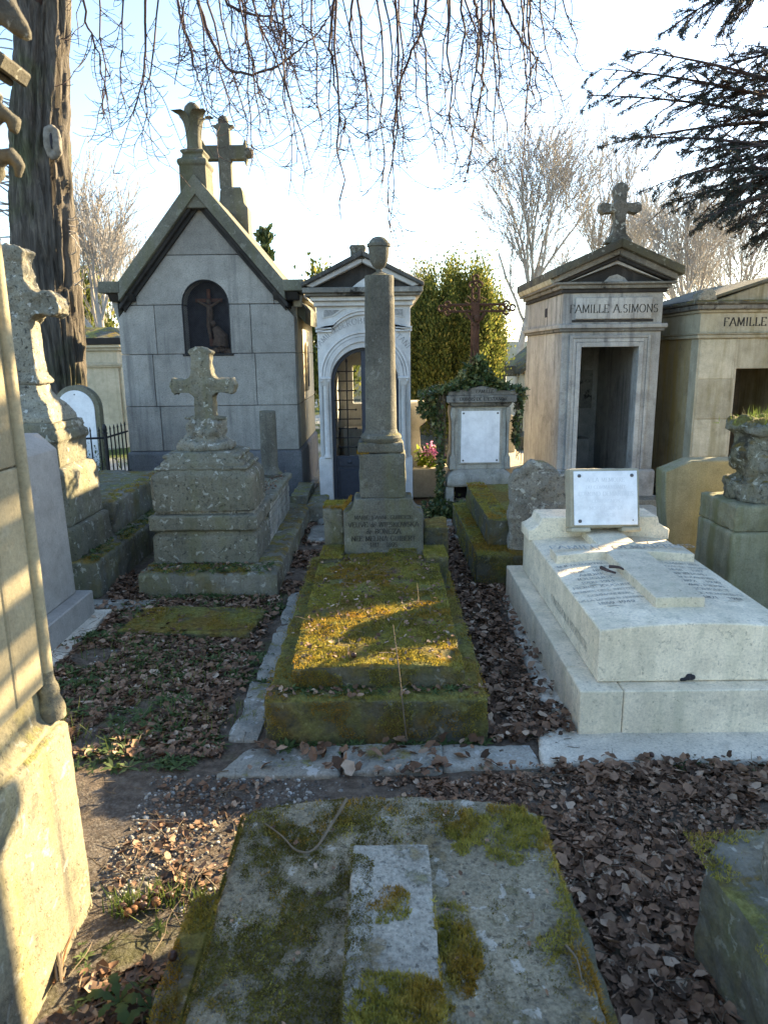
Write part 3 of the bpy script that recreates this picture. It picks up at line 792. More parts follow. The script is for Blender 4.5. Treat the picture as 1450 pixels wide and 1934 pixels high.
        poly = [(cx + sg * .041, .625), (cx + sg * (ro - .041), .625), (cx + sg * (ro - .041), zs)] + [(cx + sg * r_ * math.cos(R(q_)), zs + r_ * math.sin(R(q_))) for r_, q_ in [(ro - .041, k * 7) for k in range(1, 13)]]
        poly.append((cx + sg * .041, zs + ro - .046))
        MB().xz(poly, yd + .018, yd + .022).build('glass_pane', M['glass'], DF, bev=0)
        xm = cx + sg * .2
        zt = 1.66
        GB = MB().tube([(xm, yd + .004, .62), (xm, yd + .004, zt)], .0085, 6).build('grille_bar', M['iron'], T, bev=0)
        MB().lathe(xm, yd + .004, [(.006, zt - .01), (.016, zt + .01), (.004, zt + .04)], 8).build('bar_tip', M['iron'], GB, bev=0)
        for i, zz in enumerate(np.linspace(1.56, .72, 9)):
            full = i % 2 == 1
            L = .15 if full else .095
            xa, xb = xm - L, xm + L
            if full and zz > zs: xa, xb = xm - L + (.05 if sg < 0 else 0), xm + L - (.05 if sg > 0 else 0)
            GB = MB().tube([(xa, yd + .003, zz), (xb, yd + .003, zz)], .0068, 6).build('grille_bar', M['iron'], T, bev=0)
            if not full:
                for e in (xa, xb): MB().ball((e, yd + .003, zz), .013, .013, .013, 8, 6).build('bar_tip', M['iron'], GB, bev=0)
    rr = .61
    def arcmap(a0):
        def fn(a, b):
            th = R(a0) - a / rr
            return (cx + (rr + b) * math.cos(th), yf - .0015, zs + .03 + (rr + b) * math.sin(th))
        return fn
    for txt, a0, sz in (('FAMILLE', 132, .052), ('DE', 112.5, .05), ('ROBIN', 95, .064), ('TANI', 44, .056)):
        rr = .595 if txt != 'TANI' else .57
        lettering('inscription', txt, sz, (0, 0, 0), (1, 0, 0), (0, 0, 1), M['letter_grey'], T, thick=.13, warp=arcmap(a0), track=.2)
robin_chapel()

# ------------------------------------------------------------------ open chapel with the pediment cross
def simons_chapel():
    cx, yf, yb = 2.465, 7.85, 9.75
    x0, x1 = 1.935, 2.995
    T = thing('pedimented_chapel', 'streaked limestone chapel with open doorway, sooty pediment and stone cross on its ridge', 'chapel', (cx, yf, 0))
    d0, d1, dz0, dz1 = 2.14, 2.76, .28, 1.79
    S = M['simons']
    MB().xz([(x0, .02), (x0, 1.95), (x1, 1.95), (x1, .02), (d1, .02), (d1, dz1), (d0, dz1), (d0, .02)], yf, yf + .16).build('facade', S, T)
    MB().box(x0, x0 + .12, yf + .161, yb, .02, 1.95).build('wall', S, T)
    MB().box(x1 - .12, x1, yf + .161, yb, .02, 1.95).build('wall', S, T)
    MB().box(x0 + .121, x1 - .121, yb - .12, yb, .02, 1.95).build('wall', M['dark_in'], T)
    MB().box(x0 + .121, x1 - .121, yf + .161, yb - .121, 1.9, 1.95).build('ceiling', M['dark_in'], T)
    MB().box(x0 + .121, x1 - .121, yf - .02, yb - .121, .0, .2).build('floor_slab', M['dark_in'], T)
    MB().box(x0 - .05, x1 + .05, yf - .3, yf - .021, -.02, .16).build('step', M['concrete'], T)
    # inside: altar, tablet, dado
    MB().box(2.12, 2.72, yb - .42, yb - .121, .2, .62).build('altar', M['dark_in'], T)
    MB().box(2.08, 2.56, yb - .45, yb - .121, .98, 1.03).build('shelf', M['dark_in'], T)
    MB().box(2.12, 2.42, yb - .2, yb - .121, .63, .97).build('niche_panel', M['dark_in'], T)
    MB().box(2.56, 2.8, yb - .14, yb - .121, 1.0, 1.5).build('tablet', M['simons_soot'], T)
    MB().box(2.44, 2.47, yb - .14, yb - .121, .64, 1.88).build('interior_pilaster', M['dark_in'], T)
    # door surround as nested frames
    for k, (o, d) in enumerate(((.05, .03), (.09, .022), (.125, .03))):
        i = (0, .052, .092)[k]
        for a, b in ((d0 - o, d0 - i), (d1 + i, d1 + o)):
            MB().box(a, b, yf - d, yf - .001, .46, dz1 + o).build('door_jamb', S, T, bev=.003)
        MB().box(d0 - i + .0005, d1 + i - .0005, yf - d, yf - .001, dz1 + i + .001, dz1 + o).build('door_lintel', S, T, bev=.003)
    for a, b in ((x0 - .02, d0), (d1, x1 + .02)):
        MB().stack((a + b) / 2, yf + .03, [((b - a) / 2, .085, .02), ((b - a) / 2, .085, .43), ((b - a) / 2 - .012, .07, .455)]).build('plinth_block', S, T, bev=.006)
    # entablature, round all sides
    def ent(z0, z1, o, mat, name, bev=.006):
        MB().box(x0 - o, x1 + o, yf - o, yb + o, z0, z1).build(name, mat, T, bev=bev)
    ent(1.951, 1.985, .03, M['simons_soot'], 'architrave'); ent(1.986, 2.03, .05, S, 'architrave')
    MB().box(x0, x1, yf, yb, 2.031, 2.35).build('frieze', S, T)
    ent(2.351, 2.39, .03, M['soot'], 'cornice'); ent(2.391, 2.43, .06, M['simons_soot'], 'cornice'); ent(2.431, 2.455, .1, M['simons_soot'], 'cornice')
    NPn = MB().box(2.06, 2.87, yf - .035, yf - .001, 2.08, 2.30).build('name_panel', S, T, bev=.012, seg=2)
    MB().box(2.03, 2.90, yf - .012, yf - .0005, 2.05, 2.075).build('panel_sill', M['soot'], T)
    MB().box(x0 - .006, x0 + .01, yf + .75, yf + .85, 2.14, 2.24).build('vent_hole', M['nicheback'], T, bev=0)
    lettering('inscription', 'FAMILLE A.SIMONS', .082, (2.465, yf - .0365, 2.145), (1, 0, 0), (0, 0, 1), M['letter_mid'], NPn, thick=.13, track=.12)
    # pediment: raking cornices round a sunk triangle
    ap = 2.87
    sl = .42
    for sg in (-1, 1):
        xo = .66
        MB().xz([(cx, ap), (cx + sg * xo, ap - sl * xo), (cx + sg * xo, ap - sl * xo - .09), (cx, ap - .085)], yf - .2, yb + .14).build('roof_slab', M['roof_moss'], T, bev=.012, seg=2)
        for (a, b, y, m, xo) in ((.087, .15, .13, 'simons_soot', .62), (.152, .20, .09, 'soot', .57), (.202, .235, .06, 'simons', .5)):
            zb = lambda q: max(ap - b - sl * q, 2.4565)
            MB().xz([(cx, ap - a), (cx + sg * xo, ap - a - sl * xo), (cx + sg * xo, max(ap - b - sl * xo, 2.4565)), (cx, ap - b)], yf - y, yf + .1).build('raking_cornice', M[m], T, bev=.006)
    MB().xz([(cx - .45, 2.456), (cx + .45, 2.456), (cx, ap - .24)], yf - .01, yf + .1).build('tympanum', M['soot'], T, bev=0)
    MB().xz([(cx - .12, 2.457), (cx + .14, 2.457), (cx + .1, 2.5), (cx + .02, 2.535), (cx - .06, 2.515)], yf - .0125, yf - .0105).build('pale_patch', S, T, bev=0)
    for sg in (-1, 1):
        a, b = sorted((cx + sg * .53, cx + sg * .6))
        MB().xz([(cx + sg * .53, 2.456), (cx + sg * .635, 2.456), (cx + sg * .66, 2.51), (cx + sg * .53, 2.5)], yf + .11, yb + .1).build('eaves_moulding', M['famille'] if sg < 0 else S, T, bev=.01, seg=2)
    MB().xz([(cx - .62, 2.456), (cx + .62, 2.456), (cx + .62, ap - sl * .62 - .092), (cx, ap - .088), (cx - .62, ap - sl * .62 - .092)], yf + .101, yb).build('gable_core', S, T, bev=0)
    # stone cross
    cy = yf - .02
    c = MB()
    c.xz([(cx - .16, 2.83), (cx - .075, 2.93), (cx - .055, 3.05), (cx - .06, 3.14), (cx - .12, 3.135), (cx - .17, 3.12), (cx - .21, 3.15), (cx - .215, 3.2), (cx - .18, 3.235),
          (cx - .1, 3.225), (cx - .055, 3.235), (cx - .06, 3.32), (cx - .075, 3.36), (cx - .05, 3.41), (cx, 3.43), (cx + .05, 3.41), (cx + .075, 3.36), (cx + .06, 3.32), (cx + .055, 3.235),
          (cx + .1, 3.225), (cx + .18, 3.235), (cx + .215, 3.2), (cx + .21, 3.15), (cx + .17, 3.12), (cx + .12, 3.135), (cx + .06, 3.14), (cx + .055, 3.05), (cx + .075, 2.93), (cx + .16, 2.83)], cy - .06, cy + .06)
    c.build('ridge_cross', M['headstone'], T, vox=.014, amp=.012, nscale=9)
simons_chapel()

# ------------------------------------------------------------------ cream chapel at the right edge
def famille_chapel():
    yf, yb, x0, x1 = 7.6, 9.5, 3.3, 4.8
    cx = (x0 + x1) / 2
    T = thing('cream_chapel', 'cream limestone chapel stained yellow with dark doorway at the right edge', 'chapel', (cx, yf, 0))
    S = M['famille']
    d0, d1, dz = 3.72, 4.38, 1.55
    MB().xz([(x0, 0), (x0, 1.86), (x1, 1.86), (x1, 0), (d1, 0), (d1, dz), (d0, dz), (d0, 0)], yf, yf + .18).build('facade', S, T)
    # visible ashlar joints on the jamb: proud courses
    for i, (a, b) in enumerate(((.0, .62), (.625, 1.02), (1.025, 1.44), (1.445, 1.855))):
        MB().box(x0 + .02, d0 - .03, yf - .006, yf - .0005, a + .003, b - .003).build('stone_block', S, T, bev=.003)
    MB().box(x0, x0 + .16, yf + .181, yb, 0, 1.86).build('wall', M['famille_side'], T)
    MB().box(x1 - .16, x1, yf + .181, yb, 0, 1.86).build('wall', S, T)
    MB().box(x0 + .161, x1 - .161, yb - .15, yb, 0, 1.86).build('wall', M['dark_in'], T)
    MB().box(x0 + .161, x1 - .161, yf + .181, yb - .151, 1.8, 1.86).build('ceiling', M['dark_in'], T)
    MB().box(d0 + .25, d0 + .28, yb - .2, yb - .151, 0.1, 1.7).build('interior_pilaster', M['dark_in'], T)
    for z0, z1, o, m in ((1.861, 1.90, .03, 'famille'), (1.901, 1.915, .045, 'famille'), (2.12, 2.15, .03, 'famille'), (2.151, 2.20, .07, 'simons_soot'), (2.201, 2.235, .1, 'roof_moss')):
        MB().box(x0 - o, x1 + o, yf - o, yb + o, z0, z1).build('cornice', M[m], T, bev=.008)
    MB().box(x0, x1, yf, yb, 1.916, 2.119).build('frieze', S, T)
    lettering('inscription', 'FAMILLE', .083, (3.545, yf - .002, 1.985), (1, 0, 0), (0, 0, 1), M['letter_dark'], T, thick=.17, track=.16, center=False)
    MB().xz([(x0 + .12, 2.236), (cx, 2.45), (x1 - .12, 2.236)], yf - .03, yb).build('pediment', S, T, bev=.01)
    for sg in (-1, 1):
        MB().xz([(cx, 2.49), (cx + sg * .72, 2.265), (cx + sg * .72, 2.237), (cx, 2.452)], yf - .08, yb + .05).build('roof_slab', M['coping'], T, bev=.006)
        xx = cx + sg * .73
        MB().xz([(xx - .09, 2.236), (xx + .09, 2.236), (xx + .085, 2.30), (xx + .04, 2.345), (xx - .03, 2.345), (xx - .085, 2.30)], yf - .09, yf + .08).build('corner_ornament', M['headstone'], T, vox=.012, amp=.012, nscale=14)
    MB().box(x0 - .06, x1 + .06, yf - .05, yb + .05, -.02, .16).build('plinth', M['kerb'], T)
famille_chapel()
# ------------------------------------------------------------------ moss on real surfaces: little upright shoots
def moss_field(name, n, x0, x1, y0, y1, zf, parent, h=.012, wd=.0022, thr=None, nscale=7.0, normal=(0, 0, 1), seed=0.0, mat='moss'):
    P = []
    for _ in range(n):
        x, y = random.uniform(x0, x1), random.uniform(y0, y1)
        if thr is not None and mnoise.fractal(Vector((x * nscale + seed, y * nscale, seed)), .9, 2.1, 5) < thr: continue
        P.append((x, y, zf(x, y)))
    if not P: return None
    o = blades(name, np.array(P), normal, h, wd, M[mat], parent)
    o['kind'] = 'stuff'
    return o
def moss_face(name, n, axis, c, a0, a1, z0, z1, sgn, parent, h=.01, wd=.002, thr=.0, nscale=6.0):
    P = []
    for _ in range(n):
        a, z = random.uniform(a0, a1), random.uniform(z0, z1)
        if mnoise.fractal(Vector((a * nscale, z * nscale, c)), .9, 2.1, 5) < thr: continue
        P.append((a, c, z) if axis == 'y' else (c, a, z))
    nn = (0, sgn, .3) if axis == 'y' else (sgn, 0, .3)
    if P:
        o = blades(name, np.array(P), nn, h, wd, M['moss'], parent); o['kind'] = 'stuff'

# ------------------------------------------------------------------ mossy tomb with the urn column
def column_tomb():
    cx = -.045
    T = thing('column_tomb', 'moss covered two-step tomb carrying a tall grey column topped by an urn', 'tomb', (cx, 3, 0))
    B = MB().box(-.565, .465, 2.97, 5.32, -.05, .215)
    B.build('base_step', M['mossy'], T, vox=.022, amp=.014, nscale=7, amp2=.004, s2=30)
    zt = lambda x, y: .316 + .05 * (y - 3.08) / 1.75 + .022 * (1 - abs(x - cx + .0) / .4)
    S = MB()
    prof = [-.44, -.25, -.045, .16, .36]
    S.loft([[(x, y, .2) for x in prof] + [(x, y, zt(x, y)) for x in prof[::-1]] for y in (3.08, 3.7, 4.3, 4.83)])
    S.build('slab', M['mossy'], T, vox=.02, amp=.013, nscale=8, amp2=.004, s2=30)
    moss_field('moss', 60000, -.445, .365, 3.07, 4.83, lambda x, y: zt(x, y) + .004 + .006 * mnoise.noise(Vector((x * 9, y * 9, 2))), T, h=.011, wd=.0022, thr=-.28)
    moss_field('moss', 26000, -.44, .36, 3.08, 4.8, lambda x, y: zt(x, y) + .006, T, h=.012, wd=.0024, thr=.1, seed=13, nscale=5, mat='moss_brown')
    moss_field('moss', 26000, -.57, .47, 2.965, 5.2, lambda x, y: .218, T, h=.012, wd=.0024, thr=-.2, seed=4)
    moss_face('moss', 9000, 'y', 2.962, -.56, .46, .02, .21, -1, T, thr=.02)
    moss_face('moss', 6000, 'y', 3.074, -.44, .36, .22, .31, -1, T, thr=-.05)
    # low slab under the stele with broken corner stones
    MB().box(-.36, .35, 4.70, 5.25, .20, .352).build('stele_step', M['mossy'], T, vox=.02, amp=.015, nscale=8)
    for x0, x1, y0, y1, z in ((-.44, -.285, 4.62, 4.95, .40), (.27, .43, 4.60, 4.92, .40)):
        MB().box(x0, x1, y0, y1, .2, z).build('corner_stone', M['mossy'], T, vox=.02, amp=.025, nscale=6)
        moss_field('moss', 2200, x0, x1, y0, y1, lambda x, y: z, T, h=.014, wd=.0025)
    MB().box(-.44, -.29, 5.0, 5.28, .2, .66).build('block', M['kerb'], T, vox=.018, amp=.015, nscale=8)
    moss_field('moss', 2200, -.44, -.29, 5.0, 5.28, lambda x, y: .665, T, h=.016, wd=.0025)
    MB().box(.29, .47, 5.0, 5.3, .2, .52).build('block', M['mossy'], T, vox=.018, amp=.015, nscale=8)
    # inscribed stele with hollow shoulders
    sx = -.005; yf, yb = 4.79, 5.03
    w0, w1 = .277, .20
    top, sh = .775, .665
    pl = [(sx - w0, .34), (sx + w0, .34), (sx + w0, sh)] + [(sx + w0 - .015 - (w0 - w1 - .015) * math.sin(R(a)), sh + .012 + (top - sh - .012) * (1 - math.cos(R(a)))) for a in range(0, 91, 15)] + \
         [(sx - w0 + .015 + (w0 - w1 - .015) * math.sin(R(a)), sh + .012 + (top - sh - .012) * (1 - math.cos(R(a)))) for a in range(90, -1, -15)] + [(sx - w0, sh)]
    IB = MB().xz(pl, yf, yb).build('inscribed_block', M['inscr'], T, vox=.011, amp=.006, nscale=11, amp2=.0015, s2=60)
    for i, (txt, z, sz) in enumerate((('MARIE JEANNE GUIBERTE', .63, .026), ('VEUVE de WIESKOWSKA', .575, .034), ('de BONCZA', .525, .036), ('NEE MELINA GUIBERT', .475, .034), ('1811 - 1895', .43, .032))):
        lettering('inscription', txt, sz, (sx, yf - .0075, z), (1, 0, 0), (0, 0, 1), M['letter_mid'], IB, thick=.15, track=.12)
    MB().stack(sx - .002, 4.915, [(.16, .115, .772), (.16, .115, 1.075), (.155, .11, 1.085)]).build('pedestal', M['inscr'], T, vox=.012, amp=.007, nscale=10, amp2=.002, s2=50)
    MB().stack(sx - .012, 4.915, [(.158, .115, 1.088), (.155, .115, 1.15), (.15, .11, 1.155)]).build('column_plinth', M['column'], T, vox=.011, amp=.007, nscale=10)
    cxx, cy = sx - .008, 4.915
    MB().lathe(cxx, cy, [(.12, 1.152), (.135, 1.165), (.142, 1.185), (.135, 1.205), (.118, 1.215), (.112, 1.23), (.108, 1.245)], 36).build('column_base', M['column'], T, bev=0, amp=.002, nscale=14)
    MB().lathe(cxx, cy, [(.108, 1.246)] + [(.108 - .012 * (z - 1.25), z) for z in np.linspace(1.25, 2.235, 30)] + [(.094, 2.25), (.06, 2.256)], 40).build('column_shaft', M['column'], T, bev=0, amp=.0025, nscale=9, amp2=.001, s2=50)
    MB().lathe(cxx, cy, [(.046, 2.25), (.046, 2.263), (.02, 2.275), (.018, 2.292), (.04, 2.308), (.058, 2.34), (.067, 2.39), (.07, 2.43), (.078, 2.432), (.078, 2.45), (.067, 2.452), (.06, 2.468), (.04, 2.487), (.014, 2.495)], 28).build('urn', M['column'], T, bev=0)
    moss_field('moss', 900, cxx - .165, cxx - .09, 4.8, 4.9, lambda x, y: 1.085, T, h=.02, wd=.003)
    moss_field('moss', 700, sx - w0 - .005, sx - w0 + .05, yf, yb, lambda x, y: sh + .03 + .09 * max(0, (x - sx + w0) / .08), T, h=.016, wd=.003)
    moss_face('moss', 2600, 'y', yf - .004, .03, .26, .34, .42, -1, T, h=.012, thr=-.1)
column_tomb()

# ------------------------------------------------------------------ nearest slab, with a raised band
M['band'] = stone('pale_lichened_band', (.36, .35, .30), (.26, .255, .22), streak=0, lichen=.6, lichen_col=(.46, .44, .38), crust=.35, crust_col=(.11, .105, .09), pits=.5, grain=.45, bump=.8, moss=.5, moss_thr=.56)
def near_slab():
    T = thing('grave_slab', 'nearest grave slab with arched head, raised central band and moss cushions', 'grave slab', (.01, 1.2, 0))
    x0, x1 = -.445, .465
    out = [(x0, .62), (x1 + .0, .62), (x1, 1.95)] + [(x, 1.95 + .085 * (1 - ((x - .01) / .455) ** 2) ** .7) for x in np.linspace(x1, x0, 17)[1:-1]] + [(x0, 1.95)]
    MB().xy(out, .20, .352).build('slab', M['slab'], T, vox=.014, amp=.008, nscale=7, amp2=.0022, s2=45)
    MB().xy([(-.105, .62), (.115, .62), (.112, 1.745), (-.10, 1.745)], .34, .402).build('raised_band', M['band'], T, vox=.008, amp=.003, nscale=9, amp2=.0012, s2=45)
    MB().box(-.60, .56, .62, 1.86, -.05, .14).build('plinth', M['kerb'], T, vox=.02, amp=.015, nscale=7)
    MB().box(-.50, .50, .62, 1.93, .12, .205).build('plinth_course', M['kerb'], T, vox=.018, amp=.012, nscale=7)
    zf = lambda x, y: .402 if -.105 < x < .115 and y < 1.745 else .352
    def mask(cx, cy, rx, ry, soft=.35):
        return lambda x, y: 1 - ((x - cx) / rx) ** 2 - ((y - cy) / ry) ** 2
    # brown-green film of moss over the left half, cushions elsewhere
    P = []
    def spray(n, cx, cy, rx, ry, thr, seed, h, mat='moss'):
        pts = []
        for _ in range(n):
            x, y = random.uniform(cx - rx, cx + rx), random.uniform(cy - ry, cy + ry)
            x = min(max(x, x0 - .005), x1 + .005)
            e = 1 - ((x - cx) / rx) ** 2 - ((y - cy) / ry) ** 2
            if e * .6 + mnoise.fractal(Vector((x * 13 + seed, y * 13, seed)), .8, 2.2, 6) * .75 < thr: continue
            if y > 1.95 + .085 * max(0, 1 - ((x - .01) / .455) ** 2) ** .7: continue
            lump = .008 * (mnoise.noise(Vector((x * 22, y * 22, seed))) + .3) * min(1, max(e, 0) * 2)
            pts.append((x, y, zf(x, y) + max(lump, 0) * (h / .012)))
        if pts:
            o = blades('moss', np.array(pts), (0, 0, 1), h, .0017, M[mat], T, tilt=.7); o['kind'] = 'stuff'
    spray(95000, -.27, 1.42, .23, .65, -.06, 1, .006, 'moss_brown')
    spray(9000, -.3, 1.3, .17, .5, .38, 12, .008)
    spray(9000, .3, 1.35, .17, .4, .34, 11, .005, 'moss_brown')
    spray(12000, -.12, 1.9, .40, .15, .12, 2, .009, 'moss_brown')
    spray(6000, -.12, 1.92, .40, .13, .22, 22, .011)
    spray(11000, .33, 1.86, .16, .13, .05, 3, .014)
    spray(15000, .025, 1.17, .115, .15, -.1, 4, .015)
    spray(2600, .0, 1.52, .06, .07, .18, 5, .009)
    spray(6000, .165, 1.42, .055, .16, .02, 6, .015)
    spray(3000, .445, 1.55, .035, .35, .2, 7, .012)
    spray(1200, .33, 1.72, .05, .03, .2, 8, .009)
    spray(1500, .40, 1.45, .05, .09, .25, 9, .01)
    moss_field('moss', 9000, -.60, -.45, 1.0, 1.86, lambda x, y: .145 if x < -.5 else .208, T, h=.012, wd=.002, thr=-.1)
    moss_face('moss', 5000, 'x', x0 - .004, 1.1, 1.93, .21, .345, -1, T, h=.014, thr=-.15)
    moss_face('moss', 5000, 'x', x1 + .004, 1.1, 1.93, .21, .345, 1, T, h=.016, thr=-.1)
near_slab()

# ------------------------------------------------------------------ left tomb with the weathered stone cross
def cross_tomb():
    T = thing('cross_tomb', 'tomb with weathered squat stone cross on a rocky moulded pedestal before the grey chapel', 'tomb', (-1.37, 5.3, 0))
    cx = -1.385
    MB().box(-1.84, -.80, 5.05, 7.55, -.05, .172).build('kerb', M['kerb'], T, vox=.025, amp=.016, nscale=6, amp2=.004, s2=28)
    L = M['lichen']
    MB().stack(cx, 5.62, [(.405, .33, .15), (.40, .325, .385), (.375, .30, .40), (.365, .29, .425), (.40, .325, .437), (.415, .345, .44), (.415, .345, .55), (.40, .33, .557)]).build('plinth', L, T, vox=.014, amp=.007, nscale=9, amp2=.003, s2=38)
    MB().box(cx - .38, cx + .385, 5.34, 5.86, .548, .585).build('packed_joint', M['headstone'], T, vox=.012, amp=.014, nscale=22)
    o = [(-.39, 5.33), (-.36, 5.30), (.36, 5.30), (.39, 5.33), (.39, 5.85), (.36, 5.88), (-.36, 5.88), (-.39, 5.85)]
    rings = []
    for sc, z in ((1.0, .585), (1.0, .84), (.97, .862), (.83, .90), (.80, .925), (.81, .945), (.78, .96), (.66, 1.0), (.62, 1.02), (.60, 1.03)):
        rings.append([(cx + x * sc, 5.59 + (y - 5.59) * (sc * .5 + .5 if z > .86 else 1), z) for x, y in o])
    MB().loft(rings).build('moulded_block', L, T, vox=.012, amp=.007, nscale=9, amp2=.004, s2=34)
    MB().stack(cx, 5.59, [(.255, .20, .975), (.285, .225, .98), (.298, .238, .995), (.29, .23, 1.012), (.255, .2, 1.02)]).build('roll_moulding', L, T, vox=.008, amp=.006, nscale=16)
    MB().stack(cx, 5.59, [(.33, .25, .895), (.35, .27, .90), (.355, .275, .915), (.34, .262, .928), (.31, .24, .93)]).build('roll_moulding', L, T, vox=.008, amp=.005, nscale=16)
    rk = MB()
    for (dx, dy, z, a, b, c) in ((0, 0, 1.06, .23, .17, .07), (-.1, -.02, 1.08, .12, .12, .07), (.13, -.03, 1.07, .1, .12, .06), (0, 0, 1.15, .16, .13, .1), (-.03, 0, 1.22, .11, .1, .09), (.05, 0, 1.22, .1, .1, .08)):
        rk.ball((cx + dx, 5.59 + dy, z), a, b, c)
    rk.build('rockwork', M['lichen2'], T, vox=.012, amp=.03, nscale=11, amp2=.005, s2=40)
    c = MB()
    x = cx + .005
    aw = .235
    c.xz([(x - .105, 1.2), (x - .075, 1.3), (x - .07, 1.44), (x - .105, 1.47), (x - aw + .03, 1.47), (x - aw + .015, 1.455), (x - aw - .005, 1.48), (x - aw - .015, 1.52), (x - aw + .005, 1.585), (x - aw + .04, 1.575), (x - .115, 1.58), (x - .085, 1.61), (x - .08, 1.66),
          (x - .078, 1.76), (x - .095, 1.775), (x - .085, 1.795), (x - .03, 1.82), (x + .04, 1.805), (x + .085, 1.775), (x + .062, 1.755), (x + .065, 1.66), (x + .08, 1.60), (x + .11, 1.575), (x + aw - .03, 1.575), (x + aw - .01, 1.59),
          (x + aw, 1.565), (x + aw + .015, 1.53), (x + aw - .005, 1.47), (x + aw - .025, 1.455), (x + aw - .04, 1.47), (x + .105, 1.47), (x + .075, 1.44), (x + .075, 1.3), (x + .10, 1.2)], 5.52, 5.66)
    c.tube([(x - .17, 5.57, 1.275), (x + .17, 5.57, 1.272)], [.016, .02], 6)
    c.build('stone_cross', M['lichen'], T, vox=.010, amp=.010, nscale=14, amp2=.003, s2=45)
    # long chest behind, brick sides, gravel top
    MB().box(-1.76, -1.0, 5.98, 7.28, .1, .50).build('chest', M['kerb'], T, bev=.01)
    MB().box(-1.80, -.955, 5.97, 7.30, .50, .552).build('chest_slab', M['lichen'], T, vox=.02, amp=.008, nscale=8)
    bw, bh = .215, .068
    for r_ in range(5):
        y = 5.97 + (.0 if r_ % 2 == 0 else -.1)
        while y < 7.25:
            a, b = max(y, 5.975), min(y + bw - .008, 7.27)
            if b - a > .04:
                z = .158 + r_ * bh
                o_ = MB().box(-.999, -.985 + random.uniform(-.003, .003), a, b, z, z + bh - .008).build('brick', M['brick'], T, bev=.004)
            y += bw
    moss_field('moss', 5000, -1.82, -1.0, 5.06, 5.28, lambda x, y: .176, T, h=.014, wd=.0025, thr=.0)
    # leaf mould lying in the tray of the chest
    return T
cross_tomb()
tag(MB().lathe(-1.145, 7.1, [(.12, .552), (.125, .58), (.1, .60), (.09, .62)] + [(.082, z) for z in np.linspace(.65, 1.2, 12)] + [(.078, 1.207), (.05, 1.208)], 28).build('broken_column', M['column'], None, bev=0, amp=.004, nscale=10),
    'short plain broken column standing at the end of the brick-sided tomb', 'column')
# kerb stones of the next plot
for i, (x0, x1, y0, y1, z, lab) in enumerate(((-.82, -.62, 7.35, 8.5, .19, 'low mossy kerb stone beside the sunny chapel wall'), (-1.02, -.84, 7.60, 8.45, .24, 'grey kerb stone against the grey chapel plinth'))):
    tag(MB().box(x0, x1, y0, y1, -.03, z).build('kerb_stone', M['kerb'], None, vox=.02, amp=.012, nscale=7), lab, 'kerb', 'kerb stones by the chapels')
tag(MB().box(-.74, -.34, 6.55, 7.15, -.03, .03).build('stone_threshold', M['concrete'], None, vox=.018, amp=.008, nscale=7), 'worn pale paving stone in the leaves left of the column', 'paving stone', 'worn paving stones')
tag(MB().box(-.70, -.42, 7.2, 7.7, -.03, .045).build('stone_threshold', M['concrete'], None, vox=.018, amp=.008, nscale=7), 'worn pale paving stone at the foot of the arched chapel', 'paving stone', 'worn paving stones')
tag(MB().box(.40, .72, 6.55, 7.35, -.03, .03).build('stone_threshold', M['concrete'], None, vox=.018, amp=.008, nscale=7), 'worn pale paving stone right of the column, before the ivy altar', 'paving stone', 'worn paving stones')

# ------------------------------------------------------------------ flat mossy stone in the leaves
tag(MB().xy([(-1.74, 4.30), (-.86, 4.22), (-.82, 4.70), (-1.66, 4.76)], -.04, .028).build('flat_gravestone', M['mossy'], None, vox=.018, amp=.012, nscale=5, amp2=.003, s2=35),
    'flat moss green gravestone sunk among fallen leaves on the left', 'gravestone')
fgm = moss_field('ground_moss', 9000, -1.70, -.86, 4.29, 4.70, lambda x, y: .032, None, h=.009, wd=.002, thr=-.05, seed=9)
tag(fgm, 'yellow green moss cushion on the flat sunken gravestone', 'moss')

